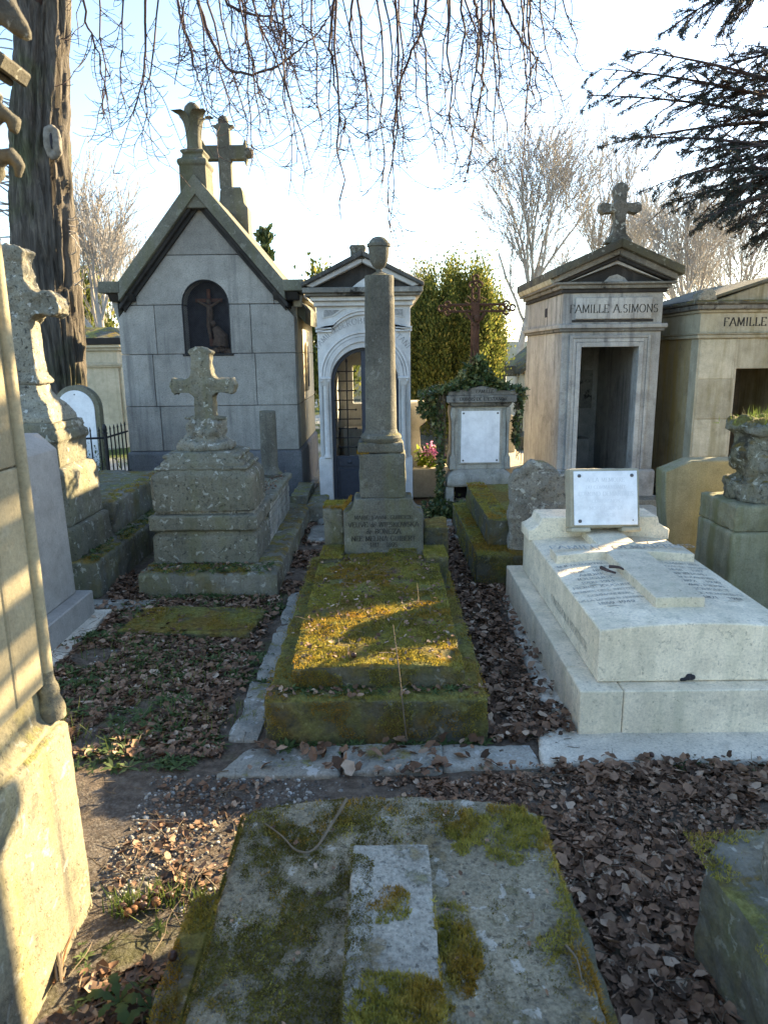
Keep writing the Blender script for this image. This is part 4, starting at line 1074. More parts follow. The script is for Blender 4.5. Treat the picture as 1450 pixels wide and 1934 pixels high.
# ------------------------------------------------------------------ white family tomb
def white_tomb():
    T = thing('white_tomb', 'clean white limestone family tomb with relief cross and tilted plaque', 'tomb', (1.43, 3, 0))
    W = M['white']
    x0, x1 = .885, 2.0
    yA, yB = 2.975, 4.95
    # base ring of cut stones
    MB().box(x0 + .20, x1, yA, yA + .28, 0, .235).build('base_stone', W, T, bev=.005)
    MB().xz([(x0, 0), (x0 + .197, 0), (x0 + .197, .235), (x0, .235)], yA + .001, yA + .26).build('base_stone', W, T, bev=.005)
    MB().box(x0, x0 + .26, yA + .264, 4.0, 0, .235).build('base_stone', W, T, bev=.005)
    MB().box(x0, x0 + .26, 4.004, yB, 0, .235).build('base_stone', W, T, bev=.005)
    MB().box(x1 - .26, x1, yA + .284, yB, 0, .235).build('base_stone', W, T, bev=.005)
    MB().box(x0 + .262, x1 - .262, yB - .3, yB, 0, .234).build('base_stone', W, T, bev=.005)
    bx0, bx1, by0, by1 = .985, 1.885, 3.06, 4.86
    cx = (bx0 + bx1) / 2
    zt = lambda x, y: .495 + .03 * (1 - ((x - cx) / .45) ** 2) + .012 * (y - by0)
    prof = np.linspace(bx0, bx1, 9)
    MB().loft([[(x, y, .238) for x in prof] + [(x, y, zt(x, y)) for x in prof[::-1]] for y in (by0, (by0 + by1) / 2, by1)]).build('grave_block', W, T, bev=.005)
    # chipped spot at the foot
    ch = MB().ball((1.42, by0 + .002, .256), .026, .012, .016).ball((1.40, by0 + .002, .248), .03, .008, .01); ch.build('chipped_hole', M['nicheback'], T, vox=.004, amp=.008, nscale=45)
    # relief cross laid on the top
    def slab(xa, xb, ya, yb, h, name):
        xs = np.linspace(xa, xb, 5)
        MB().loft([[(x, y, zt(x, y) - .01) for x in xs] + [(x, y, zt(x, y) + h) for x in xs[::-1]] for y in np.linspace(ya, yb, 4)]).build(name, W, T, bev=.004)
    slab(cx - .12, cx + .12, 3.27, 4.06, .05, 'cross_arm')
    slab(cx - .12, cx + .12, 4.245, 4.60, .05, 'cross_arm')
    slab(cx - .41, cx + .41, 4.062, 4.243, .05, 'cross_arm')
    # headpiece with hollow shoulders
    zh = .52
    hp = [(.965, zh - .01), (1.905, zh - .01), (1.905, zh + .06), (1.87, zh + .075), (1.835, zh + .10), (1.82, zh + .15), (1.05, zh + .15), (1.035, zh + .10), (1.0, zh + .075), (.965, zh + .06)]
    MB().xz(hp, 4.60, 4.86).build('headpiece', W, T, bev=.005)
    # lettering cut in the top and in the arm
    up = (0, 1, .012)
    lettering('inscription', 'FAMILLE DEMARTRES', .066, (cx, 4.115, zt(cx, 4.15) + .0515), (1, 0, 0), up, M['letter_pale'], T, thick=.17, track=.14)
    def line(txt, x, y, sz):
        def wp(a, b): return (x + a, y + b, zt(x + a, y + b) + .0012)
        lettering('inscription', txt, sz, (x, y, 0), (1, 0, 0), (0, 1, 0), M['letter_pale'], T, thick=.15, track=.12, warp=wp)
    for i, (txt, sz) in enumerate((('M.R DEMARTRES', .030), ('NEE P.BEAUSOLEIL', .028), ('1828 - 1896', .032), ('ANDRE', .034), ('JOUGUET', .036), ('1900-1914', .034), ('PIERRE JOUGUET', .030), ('MEMBRE DE L INSTITUT', .024), ('COMMANDEUR', .025), ('DE LA LEGION D HONNEUR', .021), ('1869-1949', .034))):
        line(txt, 1.16, 3.985 - i * .063, sz)
    for i, (txt, sz) in enumerate((('H.DEMARTRES', .030), ('GENERAL DE BRIGADE', .023), ('1848 - 1917', .032), ('BERNARD', .032), ('ALEXANDRE', .030), ('1892 - 1930', .034), ('MME PIERRE', .030), ('JOUGUET', .034), ('NEE DEMARTRES', .026), ('1871 - 1961', .034))):
        line(txt, 1.715, 3.985 - i * .065, sz)
    for x, y in ((1.16, 3.64), (1.16, 3.325), (1.715, 3.37)):
        MB().box(x - .06, x + .06, y, y + .004, zt(x, y) - .002, zt(x, y) + .0012).build('incised_rule', M['letter_pale'], T, bev=0)
    lettering('inscription', 'CONCESSION A PERPETUITE', .042, (bx0 - .0012, 3.62, .31), (0, -1, 0), (0, 0, 1), M['letter_pale'], T, thick=.13, track=.16)
    # the plaque on its stone desk
    D = thing('memorial_plaque', 'square white plaque bolted to a small stone desk on the white tomb', 'plaque', (1.435, 4.52, zt(1.43, 4.5)))
    z0 = zt(1.43, 4.5) + .05
    tilt = Matrix.Translation((1.435, 4.50, z0)) @ Matrix.Rotation(R(-14), 4, 'X')
    MB().box(-.225, -.10, -.06, .10, .0, .03).xform(tilt).build('foot', M['cream'], D, bev=.008)
    MB().box(.10, .225, -.06, .10, .0, .03).xform(tilt).build('foot', M['cream'], D, bev=.008)
    MB().box(-.225, .225, -.04, .09, .028, .415).xform(tilt).build('stone_desk', M['cream'], D, vox=.012, amp=.004, nscale=12)
    WP = MB().box(-.205, .205, -.058, -.043, .045, .395).xform(tilt).build('white_panel', M['plaque'], D, bev=.003)
    for x, z, r_ in ((-.17, .365, .012), (.17, .365, .012), (-.17, .072, .012), (.172, .075, .004)):
        MB().ball((x, -.060, z), r_, .007, r_, 10, 6).xform(tilt).build('bolt', M['bolt'], WP, bev=0)
    for i, (txt, sz) in enumerate((('A LA MEMOIRE', .026), ('DU COMMANDANT', .022), ('EDMOND DEMARTRES', .026), ('COMPAGNON', .022), ('MORT POUR LA', .022), ('FRANCE', .022))):
        o = lettering('inscription', txt, sz, (0, 0, 0), (1, 0, 0), (0, 0, 1), M['letter_faint'], WP, thick=.13, warp=lambda a, b, i=i: tilt @ Vector((a, -.0586, .325 - i * .045 + b)))
white_tomb()
tag(MB().xy([(.66, 2.735), (3.2, 2.78), (3.2, 3.3), (.83, 3.3), (.80, 3.02), (.70, 2.99)], -.04, .022).build('white_ledge', M['ledge'], None, vox=.02, amp=.004, nscale=6), 'white stone ledge laid along the front of the white tomb', 'paving slab')
tag(MB().xy([(.78, 3.303), (.95, 3.303), (.95, 5.0), (.86, 5.0), (.80, 3.8)], -.04, .018).build('white_ledge', M['ledge'], None, vox=.02, amp=.005, nscale=6), 'narrow white stone ledge along the left side of the white tomb', 'paving slab')
# grey kerb strip before the moss tomb, three stones
for i, (a, b, lab) in enumerate(((-.735, -.20, 'left'), (-.195, .24, 'middle'), (.245, .655, 'right'))):
    tag(MB().xy([(a, 2.69 + .012 * (i > 0) + .015 * i), (b, 2.70 + .017 * i), (b, 2.94 - .005 * i), (a + (.1 if i == 0 else 0), 2.93)], -.05, .008).build('kerb_strip', M['concrete'], None, vox=.015, amp=.014, nscale=5, amp2=.003),
        'grey kerb stone at the foot of the moss tomb, %s of three' % lab, 'kerb', 'kerb strip before the moss tomb')
for i, (x0, x1, y0, y1, lab) in enumerate(((-.735, -.60, 2.99, 3.6, 'nearest'), (-.72, -.61, 3.63, 4.3, 'middle'), (-.71, -.60, 4.33, 5.1, 'farthest'))):
    tag(MB().box(x0, x1, y0, y1, -.05, .004).build('kerb_stone', M['concrete'], None, vox=.015, amp=.02, nscale=6), 'grey side kerb left of the moss tomb, %s of three' % lab, 'kerb', 'side kerb of the moss tomb')

# ------------------------------------------------------------------ worn headstone and the two-step mossy tomb behind
tag(MB().xz([(.965, .0), (1.445, .0), (1.435, .78), (1.40, .86), (1.33, .84), (1.28, .90), (1.2, .945), (1.1, .945), (1.05, .89), (1.0, .86), (.965, .80)], 5.28, 5.40).build('headstone', M['headstone'], None, vox=.013, amp=.02, nscale=8, amp2=.005, s2=36),
    'worn mottled headstone with scalloped broken top behind the white tomb', 'headstone')
def step_tomb():
    T = thing('stepped_tomb', 'low two-step tomb covered in moss beside the worn headstone', 'tomb', (1.1, 5.2, 0))
    MB().box(.70, 1.55, 5.16, 7.1, -.04, .255).build('base_step', M['mossy'], T, vox=.022, amp=.016, nscale=7)
    MB().box(.82, 1.45, 5.42, 6.95, .24, .47).build('slab', M['mossy'], T, vox=.022, amp=.016, nscale=7)
    moss_field('moss', 9000, .70, 1.0, 5.15, 7.05, lambda x, y: .26 if x < .82 or y < 5.42 else .475, T, h=.014, wd=.003, thr=-.2)
    moss_face('moss', 3500, 'x', .694, 5.16, 7.0, .03, .25, -1, T, thr=.0)
    moss_face('moss', 2500, 'y', 5.154, .70, .97, .03, .25, -1, T, thr=.0)
step_tomb()

# ------------------------------------------------------------------ altar tomb smothered in ivy
def altar():
    cx, yf = 1.06, 7.7
    T = thing('altar_tomb', 'pale altar tomb with blank marble panel above an open dark vault', 'tomb', (cx, yf, 0))
    A = M['altar']
    for sg in (-1, 1):
        MB().box(cx + sg * .33 - .045, cx + sg * .33 + .045, yf, yf + .5, -.02, .30).build('leg', A, T, bev=.006)
    MB().box(cx - .285, cx + .285, yf + .4, yf + .5, 0, .30).build('vault_back', M['nicheback'], T)
    MB().stack(cx, yf + .24, [(.36, .26, .305), (.365, .27, .34), (.36, .265, .40), (.33, .235, .45), (.295, .20, .475), (.29, .195, .49)]).build('moulded_base', A, T, vox=.014, amp=.006, nscale=9)
    MB().stack(cx, yf + .25, [(.285, .19, .488), (.285, .19, 1.175)]).build('die', A, T, bev=.006)
    for sg in (-1, 1):
        x = cx + sg * .30
        MB().xz([(x - .035, .49), (x + .035, .49), (x + .03, .62), (x + .012, .66), (x + .012, 1.0), (x + .03, 1.1), (x + .02, 1.17), (x - .02, 1.17), (x - .03, 1.1), (x - .012, 1.0), (x - .012, .66), (x - .03, .62)], yf + .02, yf + .4).build('scroll', A, T, bev=.006)
    MB().box(cx - .235, cx + .235, yf + .045, yf + .058, .545, 1.155).build('panel_frame', A, T, bev=.006)
    MP = MB().box(cx - .21, cx + .21, yf + .034, yf + .044, .565, 1.13).build('marble_panel', M['marble'], T, bev=.002)
    for x, z in ((-.185, 1.105), (.185, 1.105), (-.185, .59), (.185, .59)):
        MB().ball((cx + x, yf + .033, z), .011, .006, .011, 8, 6).build('bolt', M['bolt'], MP, bev=0)
    MB().stack(cx, yf + .24, [(.31, .22, 1.177), (.33, .24, 1.205), (.33, .24, 1.22), (.375, .28, 1.225), (.375, .28, 1.30)]).build('cornice', M['simons_soot'], T, bev=.006)
    MB().xz([(cx - .36, 1.30), (cx + .36, 1.30), (cx + .36, 1.36), (cx + .3, 1.345), (cx, 1.40), (cx - .3, 1.345), (cx - .36, 1.36)], yf - .03, yf + .45).build('pediment_cap', M['simons_soot'], T, bev=.006)
    lettering('inscription', 'FAMILLE', .035, (cx + .03, yf - .0315, 1.325), (1, 0, 0), (0, 0, 1), M['letter_dark'], T, thick=.18)
    lettering('inscription', 'DUBOIS DE L ESTANG', .034, (cx, yf - .0415, 1.245), (1, 0, 0), (0, 0, 1), M['letter_dark'], T, thick=.18)
    # openwork iron cross
    c = thing('iron_cross', 'rusty openwork iron cross rising out of the ivy on the altar tomb', 'cross', (1.0, 7.85, 1.4))
    x, y = 1.0, 7.85
    I = M['rust']
    fr = MB()
    for sg in (-1, 1):
        fr.tube([(x + sg * .035, y, 1.38), (x + sg * .035, y, 2.42)], .013, 5)
        fr.tube([(x - .30, y, 2.21 + sg * .035), (x + .32, y, 2.21 + sg * .035)], .013, 5)
    fr.build('frame_bars', I, c, bev=0)
    sc = MB()
    for k in range(12):
        z = 1.45 + k * .08
        pts = [(x + .03 * math.cos(a) * (1 if k % 2 else -1), y, z + .035 * math.sin(a)) for a in np.linspace(0, 5.2, 10)]
        sc.tube(pts, .009, 4)
    for k in range(8):
        xx = x - .27 + k * .078
        if abs(xx - x) < .05: continue
        sc.tube([(xx + .033 * math.cos(a), y, 2.21 + .03 * math.sin(a) * (1 if k % 2 else -1)) for a in np.linspace(0, 5.2, 10)], .009, 4)
    sc.build('scrollwork', I, c, bev=0)['kind'] = 'stuff'
    for ex, ez in ((x - .32, 2.21), (x + .35, 2.21), (x, 2.47)):
        e = MB()
        for a in range(3):
            th = R(120 * a + (90 if ez > 2.3 else (180 if ex < x else 0)))
            ox, oz = .045 * math.cos(th), .045 * math.sin(th)
            e.tube([(ex + ox + .03 * math.cos(q), y, ez + oz + .03 * math.sin(q)) for q in np.linspace(0, 6.28, 12)], .012, 4)
        e.build('trefoil_end', I, c, bev=0)
    for a in (45, 135, 225, 315):
        th = R(a)
        MB().tube([(x + .04 * math.cos(th), y, 2.21 + .04 * math.sin(th)), (x + .13 * math.cos(th + .25), y, 2.21 + .13 * math.sin(th + .25)), (x + .15 * math.cos(th - .2), y, 2.21 + .15 * math.sin(th - .2)), (x + .09 * math.cos(th - .3), y, 2.21 + .09 * math.sin(th - .3))], .008, 4).build('ray_scroll', I, c, bev=0)
    MB().box(x - .045, x + .045, y - .014, y + .014, 2.12, 2.27).build('centre_plate', I, c, bev=.01)
    b = MB().tube([(x, y - .03, 1.62), (x + .012, y - .04, 1.75), (x - .012, y - .04, 1.88), (x, y - .035, 2.02)], [.02, .032, .038, .045], 8).ball((x + .01, y - .05, 2.1), .03, .03, .038)
    b.tube([(x, y - .035, 2.03), (x - .1, y - .02, 2.16)], [.018, .012], 6).tube([(x, y - .035, 2.03), (x + .1, y - .02, 2.16)], [.018, .012], 6)
    b.build('cast_figure', I, c, bev=0)
    # ivy: stems and leaves
    iv = thing('ivy_plant', 'ivy sprawling over the altar tomb and trailing down its sides', 'ivy', (cx, yf, 1.3))
    LT = [([(0, 0, 0), (.28, .18, .03), (.5, .52, -.04), (.18, .5, .0), (0, 1, -.05), (-.18, .5, 0), (-.5, .52, -.04), (-.28, .18, .03)], [(0, 1, 2), (0, 2, 3), (0, 3, 4), (0, 4, 5), (0, 5, 6), (0, 6, 7)])]
    P = []
    for _ in range(3600):
        x = random.gauss(cx - .06, .21); x = min(max(x, cx - .45), cx + .44)
        hgt = .26 * math.exp(-((x - cx + .04) / .15) ** 2) + .06
        P.append((x, yf + random.uniform(-.06, .45), 1.33 + .07 * max(0, 1 - abs(x - cx) / .36) + random.uniform(0, hgt)))
    for _ in range(900):      # down the left flank, a hanging beard
        tt = random.random() ** .8
        P.append((cx - .40 - .05 * random.random() - .12 * math.exp(-((tt - .15) / .14) ** 2) * random.random() * 2, yf + random.uniform(-.02, .35), 1.40 - tt * 1.35))
    for _ in range(420):
        P.append((cx - .45 - random.random() * .22, yf + random.uniform(.0, .4), 1.16 + random.uniform(-.1, .2)))
    for _ in range(420):
        tt = random.random()
        P.append((cx + .40 + .1 * random.random() * (1 - tt), yf + random.uniform(-.02, .3), 1.36 - tt * .62))
    for _ in range(900):      # clump at the left foot
        P.append((cx - .42 + random.gauss(0, .1), yf - .1 + random.gauss(0, .12), .03 + abs(random.gauss(0, .06))))
    P = np.array(P)
    o = scatter('leaves', LT, P, RNG.uniform(.032, .07, len(P)), M['ivy'], iv, tilt=.9); o['kind'] = 'stuff'
    st = MB()
    for k in range(26):
        x = cx + random.choice((-1, -1, 1)) * random.uniform(.38, .46); z = 1.38; pts = []
        for j in range(8):
            pts.append((x + random.uniform(-.025, .025), yf + .02 + .1 * random.random(), z)); z -= random.uniform(.05, .16)
        st.tube(pts, .004, 3)
    st.build('stems', M['drytwig'], iv, bev=0)['kind'] = 'stuff'
    # rubble and leaves in the vault
    rb = MB()
    for k in range(26): rb.ball((cx + random.uniform(-.26, .26), yf + random.uniform(.05, .35), random.uniform(0, .12)), random.uniform(.03, .06), .05, random.uniform(.02, .05), 7, 5)
    tag(rb.build('vault_rubble', M['headstone'], None, bev=0, amp=.01, nscale=15), 'rubble and debris heaped inside the open vault of the altar tomb', 'rubble', kind='stuff')
altar()

# ------------------------------------------------------------------ planter with pink flowers in the sun
def planter():
    T = thing('planter_tomb', 'sunlit beige stone tomb with planted trough right of the arched chapel', 'tomb', (.6, 8.8, 0))
    MB().box(.36, .80, 8.62, 9.3, 0, .36).build('trough', M['cream'], T, bev=.008)
    MB().stack(.40, 9.05, [(.09, .2, .30), (.14, .22, .42), (.07, .18, .60), (.06, .17, .85), (.14, .2, .92), (.14, .2, 1.14), (.11, .17, 1.16)]).build('stele', M['cream'], T, bev=.008)
    f = thing('flowering_plant', 'bright green plant with pink flowers in the sunlit stone trough', 'flowers', (.6, 8.8, .36))
    LT = [([(0, 0, 0), (.3, .3, .1), (.25, .7, .02), (0, 1, -.1), (-.25, .7, .02), (-.3, .3, .1)], [(0, 1, 2), (0, 2, 3), (0, 3, 4), (0, 4, 5)])]
    P = np.array([(.56 + random.gauss(0, .09), 8.75 + random.gauss(0, .07), .40 + abs(random.gauss(0, .08))) for _ in range(90)])
    scatter('leaves', LT, P, RNG.uniform(.06, .13, len(P)), island('fresh_leaf', [(0, (.10, .17, .02)), (1, (.26, .30, .04))], .6, .4), f, tilt=.6)['kind'] = 'stuff'
    P = np.array([(.62 + random.gauss(0, .07), 8.72 + random.gauss(0, .05), .54 + random.gauss(0, .05)) for _ in range(170)])
    scatter('petals', LT, P, RNG.uniform(.025, .05, len(P)), island('pink_petal', [(0, (.42, .10, .26)), (1, (.66, .30, .50))], .6, .3), f, tilt=1.2)['kind'] = 'stuff'
planter()
# ------------------------------------------------------------------ honey stone monument at the left edge
def near_monument():
    T = thing('tall_monument', 'sunlit honey coloured stone monument with corner colonnette filling the left edge', 'monument', (-1.4, 1.6, 0))
    x1, y1 = -.975, 2.0
    x0, y0 = -1.9, .75
    MB().loft([[(x0, y0, z), (x1 + a, y0, z), (x1 + a, y1 + b, z), (x0, y1 + b, z)] for a, b, z in ((.004, .004, -.05), (.002, .002, .2), (-.003, -.003, .655), (-.010, -.010, .665))]).build('base_block', M['pillar_base'], T, vox=.010, amp=.0028, nscale=7, amp2=.0016, s2=40)
    MB().loft([[(x0, y0, z), (x1 + a, y0, z), (x1 + a, y1 + a * .8, z), (x0, y1 + a * .8, z)] for a, z in ((-.02, .66), (-.02, .685), (-.045, .70), (-.06, .78), (-.065, .80))]).build('sloping_course', M['pillar_base'], T, vox=.010, amp=.004, nscale=8, amp2=.002, s2=34)
    MB().box(x0, -1.012, y0, 1.955, .80, 1.455).build('shaft_course', M['pillar'], T, bev=.004)
    MB().box(x0, -1.013, y0, 1.954, 1.459, 2.6).build('shaft_course', M['pillar'], T, bev=.004)
    cx, cy = -1.010, 1.962
    MB().lathe(cx, cy, [(.04, .69), (.041, .72), (.034, .745), (.028, .76), (.03, .775), (.028, .79), (.022, .805), (.019, .82), (.019, .84)], 20).build('colonnette_base', M['pillar_base'], T, bev=0)
    MB().lathe(cx, cy, [(.019, .84), (.019, 2.24)], 20).build('colonnette', M['pillar'], T, bev=0)
    MB().box(-1.03, -1.008, 1.78, 1.80, .81, 2.3).build('fillet', M['pillar'], T, bev=.004)
    # leafy capital and the gable coping above
    cp = MB()
    for (dx, dz, a, b, c, tx) in ((-.03, 0, .045, .05, .08, 0), (-.03, .07, .04, .04, .04, 0), (-.03, -.11, .05, .05, .04, 0), (-.02, .13, .035, .05, .03, 0)):
        cp.ball((-.985 + dx, 1.97, 2.33 + dz), a, b, c)
    for pts, rr_ in ((((-1.0, 2.27), (-.955, 2.33), (-.915, 2.352), (-.893, 2.33), (-.9, 2.305)), [.03, .028, .026, .022, .014]), (((-1.0, 2.20), (-.95, 2.245), (-.91, 2.25), (-.892, 2.225), (-.9, 2.2)), [.03, .028, .024, .02, .012]), (((-1.01, 2.36), (-.97, 2.40), (-.935, 2.40), (-.92, 2.38)), [.03, .026, .02, .012])):
        cp.tube([(x_ - .025, 1.96, z_) for x_, z_ in pts], [q_ * .85 for q_ in rr_], 8)
    cp.build('leaf_capital', M['carved'], T, vox=.006, amp=.004, nscale=26)
    M1 = Matrix.Translation((-.95, 1.97, 2.475)) @ Matrix.Rotation(R(32), 4, 'Y')
    MB().box(-.35, .055, -.07, .07, -.018, .018).box(-.36, .035, -.05, .05, -.036, -.019).xform(M1).build('gable_moulding', M['carved'], T, bev=.005)
    M2 = Matrix.Translation((-.885, 1.90, 2.555)) @ Matrix.Rotation(R(48), 4, 'Y')
    g = MB().loft([[(x, -w, -h), (x, w, -h), (x, w * .6, h), (x, -w * .6, h)] for x, w, h in ((-.5, .06, .05), (-.12, .06, .05), (-.02, .05, .04), (.05, .03, .022), (.085, .012, .01))])
    g.xform(M2).build('crocket', M['carved'], T, vox=.009, amp=.005, nscale=14)
    # broken hollow low in the block, with dry stems
    MB().xform(Matrix.Identity(4))
near_monument()

# ------------------------------------------------------------------ stone cross on a tall moulded pedestal (behind the monument)
def left_cross():
    T = thing('pedestal_cross', 'weathered stone cross with rough carved arms on a tall stepped pedestal', 'cross monument', (-2.7, 5.5, 0))
    L = M['lichen2']; A = M['lichen']
    cx, cy = -2.71, 5.45
    MB().box(-3.15, -2.14, 5.08, 7.3, -.05, .265).build('kerb', M['kerb'], T, vox=.025, amp=.014, nscale=6, amp2=.004)
    MB().box(-3.05, -2.30, 5.9, 7.6, .26, .55).build('chest', M['kerb'], T, vox=.03, amp=.014, nscale=6)
    MB().stack(cx, cy, [(.425, .36, .24), (.42, .355, .50), (.40, .335, .515)]).build('pedestal_step', A, T, vox=.016, amp=.008, nscale=8)
    MB().stack(cx, cy, [(.385, .32, .51), (.38, .315, .90), (.36, .29, .94), (.335, .27, .955)]).build('pedestal_block', A, T, vox=.014, amp=.009, nscale=9, amp2=.004, s2=34)
    MB().stack(cx, cy, [(.325, .26, .95), (.325, .26, 1.13), (.345, .28, 1.145), (.34, .275, 1.20), (.31, .25, 1.22), (.325, .262, 1.235), (.31, .25, 1.28)]).build('moulded_course', A, T, vox=.012, amp=.006, nscale=9, amp2=.003, s2=36)
    MB().stack(cx, cy, [(.29, .24, 1.275), (.28, .23, 1.32), (.26, .2, 1.36), (.25, .18, 1.39), (.23, .16, 1.42), (.19, .14, 1.45), (.165, .13, 1.49), (.155, .12, 1.53), (.15, .12, 1.56)]).build('scrolled_foot', L, T, vox=.012, amp=.008, nscale=10)
    MB().stack(cx, cy, [(.175, .12, 1.555), (.19, .13, 1.575), (.175, .12, 1.60), (.155, .1, 1.63), (.145, .09, 1.75), (.14, .09, 2.06)]).build('cross_shaft', L, T, vox=.012, amp=.006, nscale=10)
    c = MB()
    c.xz([(cx - .14, 2.0), (cx + .14, 2.0), (cx + .17, 2.05), (cx + .25, 2.06), (cx + .3, 2.04), (cx + .36, 2.06), (cx + .375, 2.12), (cx + .36, 2.17), (cx + .31, 2.215), (cx + .22, 2.21), (cx + .17, 2.235), (cx + .14, 2.30), (cx + .14, 2.46), (cx + .165, 2.50), (cx + .12, 2.53), (cx - .12, 2.55),
          (cx - .165, 2.50), (cx - .14, 2.46), (cx - .14, 2.30), (cx - .17, 2.235), (cx - .31, 2.215), (cx - .375, 2.12), (cx - .3, 2.04), (cx - .17, 2.05)], cy - .09, cy + .09)
    c.build('cross_head', L, T, vox=.012, amp=.022, nscale=11, amp2=.005, s2=40)
    moss_field('moss', 2600, -2.25, -2.14, 5.1, 7.0, lambda x, y: .27, T, h=.014, wd=.003, thr=-.05)
    moss_field('moss', 2600, -2.45, -2.3, 5.95, 7.6, lambda x, y: .556, T, h=.014, wd=.003, thr=-.05)
left_cross()

# ------------------------------------------------------------------ smooth grey stele on its white paving
def grey_stele():
    T = thing('smooth_stele', 'smooth grey slab-sided stele with chamfered top on a stone base at left', 'stele', (-2.4, 4.3, 0))
    MB().box(-2.9, -2.01, 3.7, 4.66, 0.0, .185).build('base', M['greystele'], T, bev=.008)
    MB().loft([[(-2.85, 3.75, z), (-2.10 - a, 3.75, z), (-2.10 - a, 4.60, z), (-2.85, 4.60, z)] for a, z in ((0, .187), (.02, 1.17), (.13, 1.275))]).build('stele_block', M['greystele'], T, bev=.006)
    tag(MB().xy([(-3.0, 3.5), (-1.90, 3.5), (-1.92, 4.72), (-3.0, 4.75)], -.03, .02).build('pale_paving', M['ledge'], None, vox=.02, amp=.004, nscale=6), 'pale paving slab under the smooth grey stele', 'paving slab')
    tag(MB().xy([(-2.3, 4.77), (-1.72, 4.75), (-1.62, 4.93), (-2.3, 4.98)], -.03, .016).build('pale_paving', M['concrete'], None, vox=.02, amp=.006, nscale=6), 'small pale paving slab behind the grey stele base, partly under leaves', 'paving slab')
grey_stele()

# ------------------------------------------------------------------ round-headed white stele, its box and the iron railing
def arched_stele():
    T = thing('round_stele', 'round-topped white marble stele in a grey stone frame behind iron railings', 'stele', (-3.4, 8.0, 0))
    cx = -3.42
    pl = lambda r, z: [(cx - r, .2), (cx + r, .2)] + arc(cx, z, r, r, 0, 180, 18)
    MB().xz(pl(.255, 1.19), 8.0, 8.12).build('stone_frame', M['lichen'], T, bev=.012, seg=2)
    MB().xz(pl(.205, 1.185), 7.985, 7.999).build('marble_face', M['marble'], T, bev=.002)
    MB().ball((cx, 7.984, 1.345), .008, .005, .008, 8, 5).build('bolt', M['bolt'], T, bev=0)
    MB().box(-3.72, -3.1, 8.13, 8.3, 0, .3).build('base', M['kerb'], T)
    k = thing('grave_railing', 'black iron grave railing with spear tips on a dark kerb before the round stele', 'railing', (-3.3, 7.6, 0))
    MB().box(-3.75, -2.93, 7.35, 8.35, -.03, .34).build('kerb', M['kerb'], k, vox=.025, amp=.012, nscale=7)
    A, B = Vector((-3.75, 7.42, 0)), Vector((-2.98, 7.62, 0))
    C_ = Vector((-2.98, 8.3, 0))
    for P0, P1, n in ((A, B, 9), (B, C_, 6)):
        for z in (.44, .90):
            MB().tube([P0 + Vector((0, 0, z)), P1 + Vector((0, 0, z))], .012, 5).build('rail', M['iron'], k, bev=0)
        for i in range(n):
            p = P0.lerp(P1, (i + .35) / n)
            MB().tube([p + Vector((0, 0, .34)), p + Vector((0, 0, .97)), p + Vector((0, 0, .98)), p + Vector((0, 0, 1.02))], [.008, .008, .012, .002], 5).build('bar', M['iron'], k, bev=0)
    MB().lathe(B.x, B.y, [(.017, .33), (.017, .94), (.03, .945), (.03, .955), (.014, .965), (.026, .99), (.024, 1.02), (.008, 1.05)], 10).build('corner_post', M['iron'], k, bev=0)
    st = thing('grave_shrub', 'dark leafy shrub growing inside the iron grave railing', 'shrub', (-3.4, 7.8, .3))
    P = np.array([(-3.4 + random.gauss(0, .16), 7.8 + random.gauss(0, .1), .4 + abs(random.gauss(0, .15))) for _ in range(1100)])
    scatter('foliage', LEAVES[6:], P, RNG.uniform(.02, .045, len(P)), M['ivy'], st, tilt=1.0)['kind'] = 'stuff'
arched_stele()

# ------------------------------------------------------------------ small cream chapel with the mossy roof, far left
def far_chapel():
    x0, x1, yf, yb = -7.0, -5.1, 14, 16.2
    T = thing('mossy_roof_chapel', 'cream chapel with thick mossy flat roof beyond the big tree', 'chapel', ((x0 + x1) / 2, yf, 0))
    C = M['cream']
    MB().box(x0, x1, yf, yb, -.02, 1.55).build('wall', C, T)
    MB().box(x0 - .03, x1 + .03, yf - .03, yb, -.02, .45).build('plinth', C, T, bev=.01)
    for z0, z1, o in ((1.551, 1.58, .04), (1.581, 1.62, .06), (1.62, 1.64, .03)): MB().box(x0 - o, x1 + o, yf - o, yb + o, z0, z1 - .001).build('string_course', C, T)
    MB().box(x0, x1, yf, yb, 1.64, 1.86).build('frieze', C, T)
    MB().box(-6.1, -5.85, yf - .005, yf + .01, 1.7, 1.8).build('vent_opening', M['nicheback'], T)
    for z0, z1, o in ((1.861, 1.92, .05), (1.921, 1.98, .09)): MB().box(x0 - o, x1 + o, yf - o, yb + o, z0, z1 - .001).build('cornice', C, T, bev=.01)
    MB().box(x0 - .13, x1 + .13, yf - .13, yb + .13, 1.98, 2.10).build('roof_edge', M['soot'], T, bev=.01)
    MB().stack((x0 + x1) / 2, (yf + yb) / 2, [((x1 - x0) / 2 + .13, (yb - yf) / 2 + .13, 2.101), ((x1 - x0) / 2 - .2, (yb - yf) / 2 - .4, 2.32)]).build('roof', M['roof_moss'], T)
    MB().box(x1 + .001, x1 + .05, yf + .05, yf + .35, .45, 1.55).build('pilaster', C, T)
far_chapel()

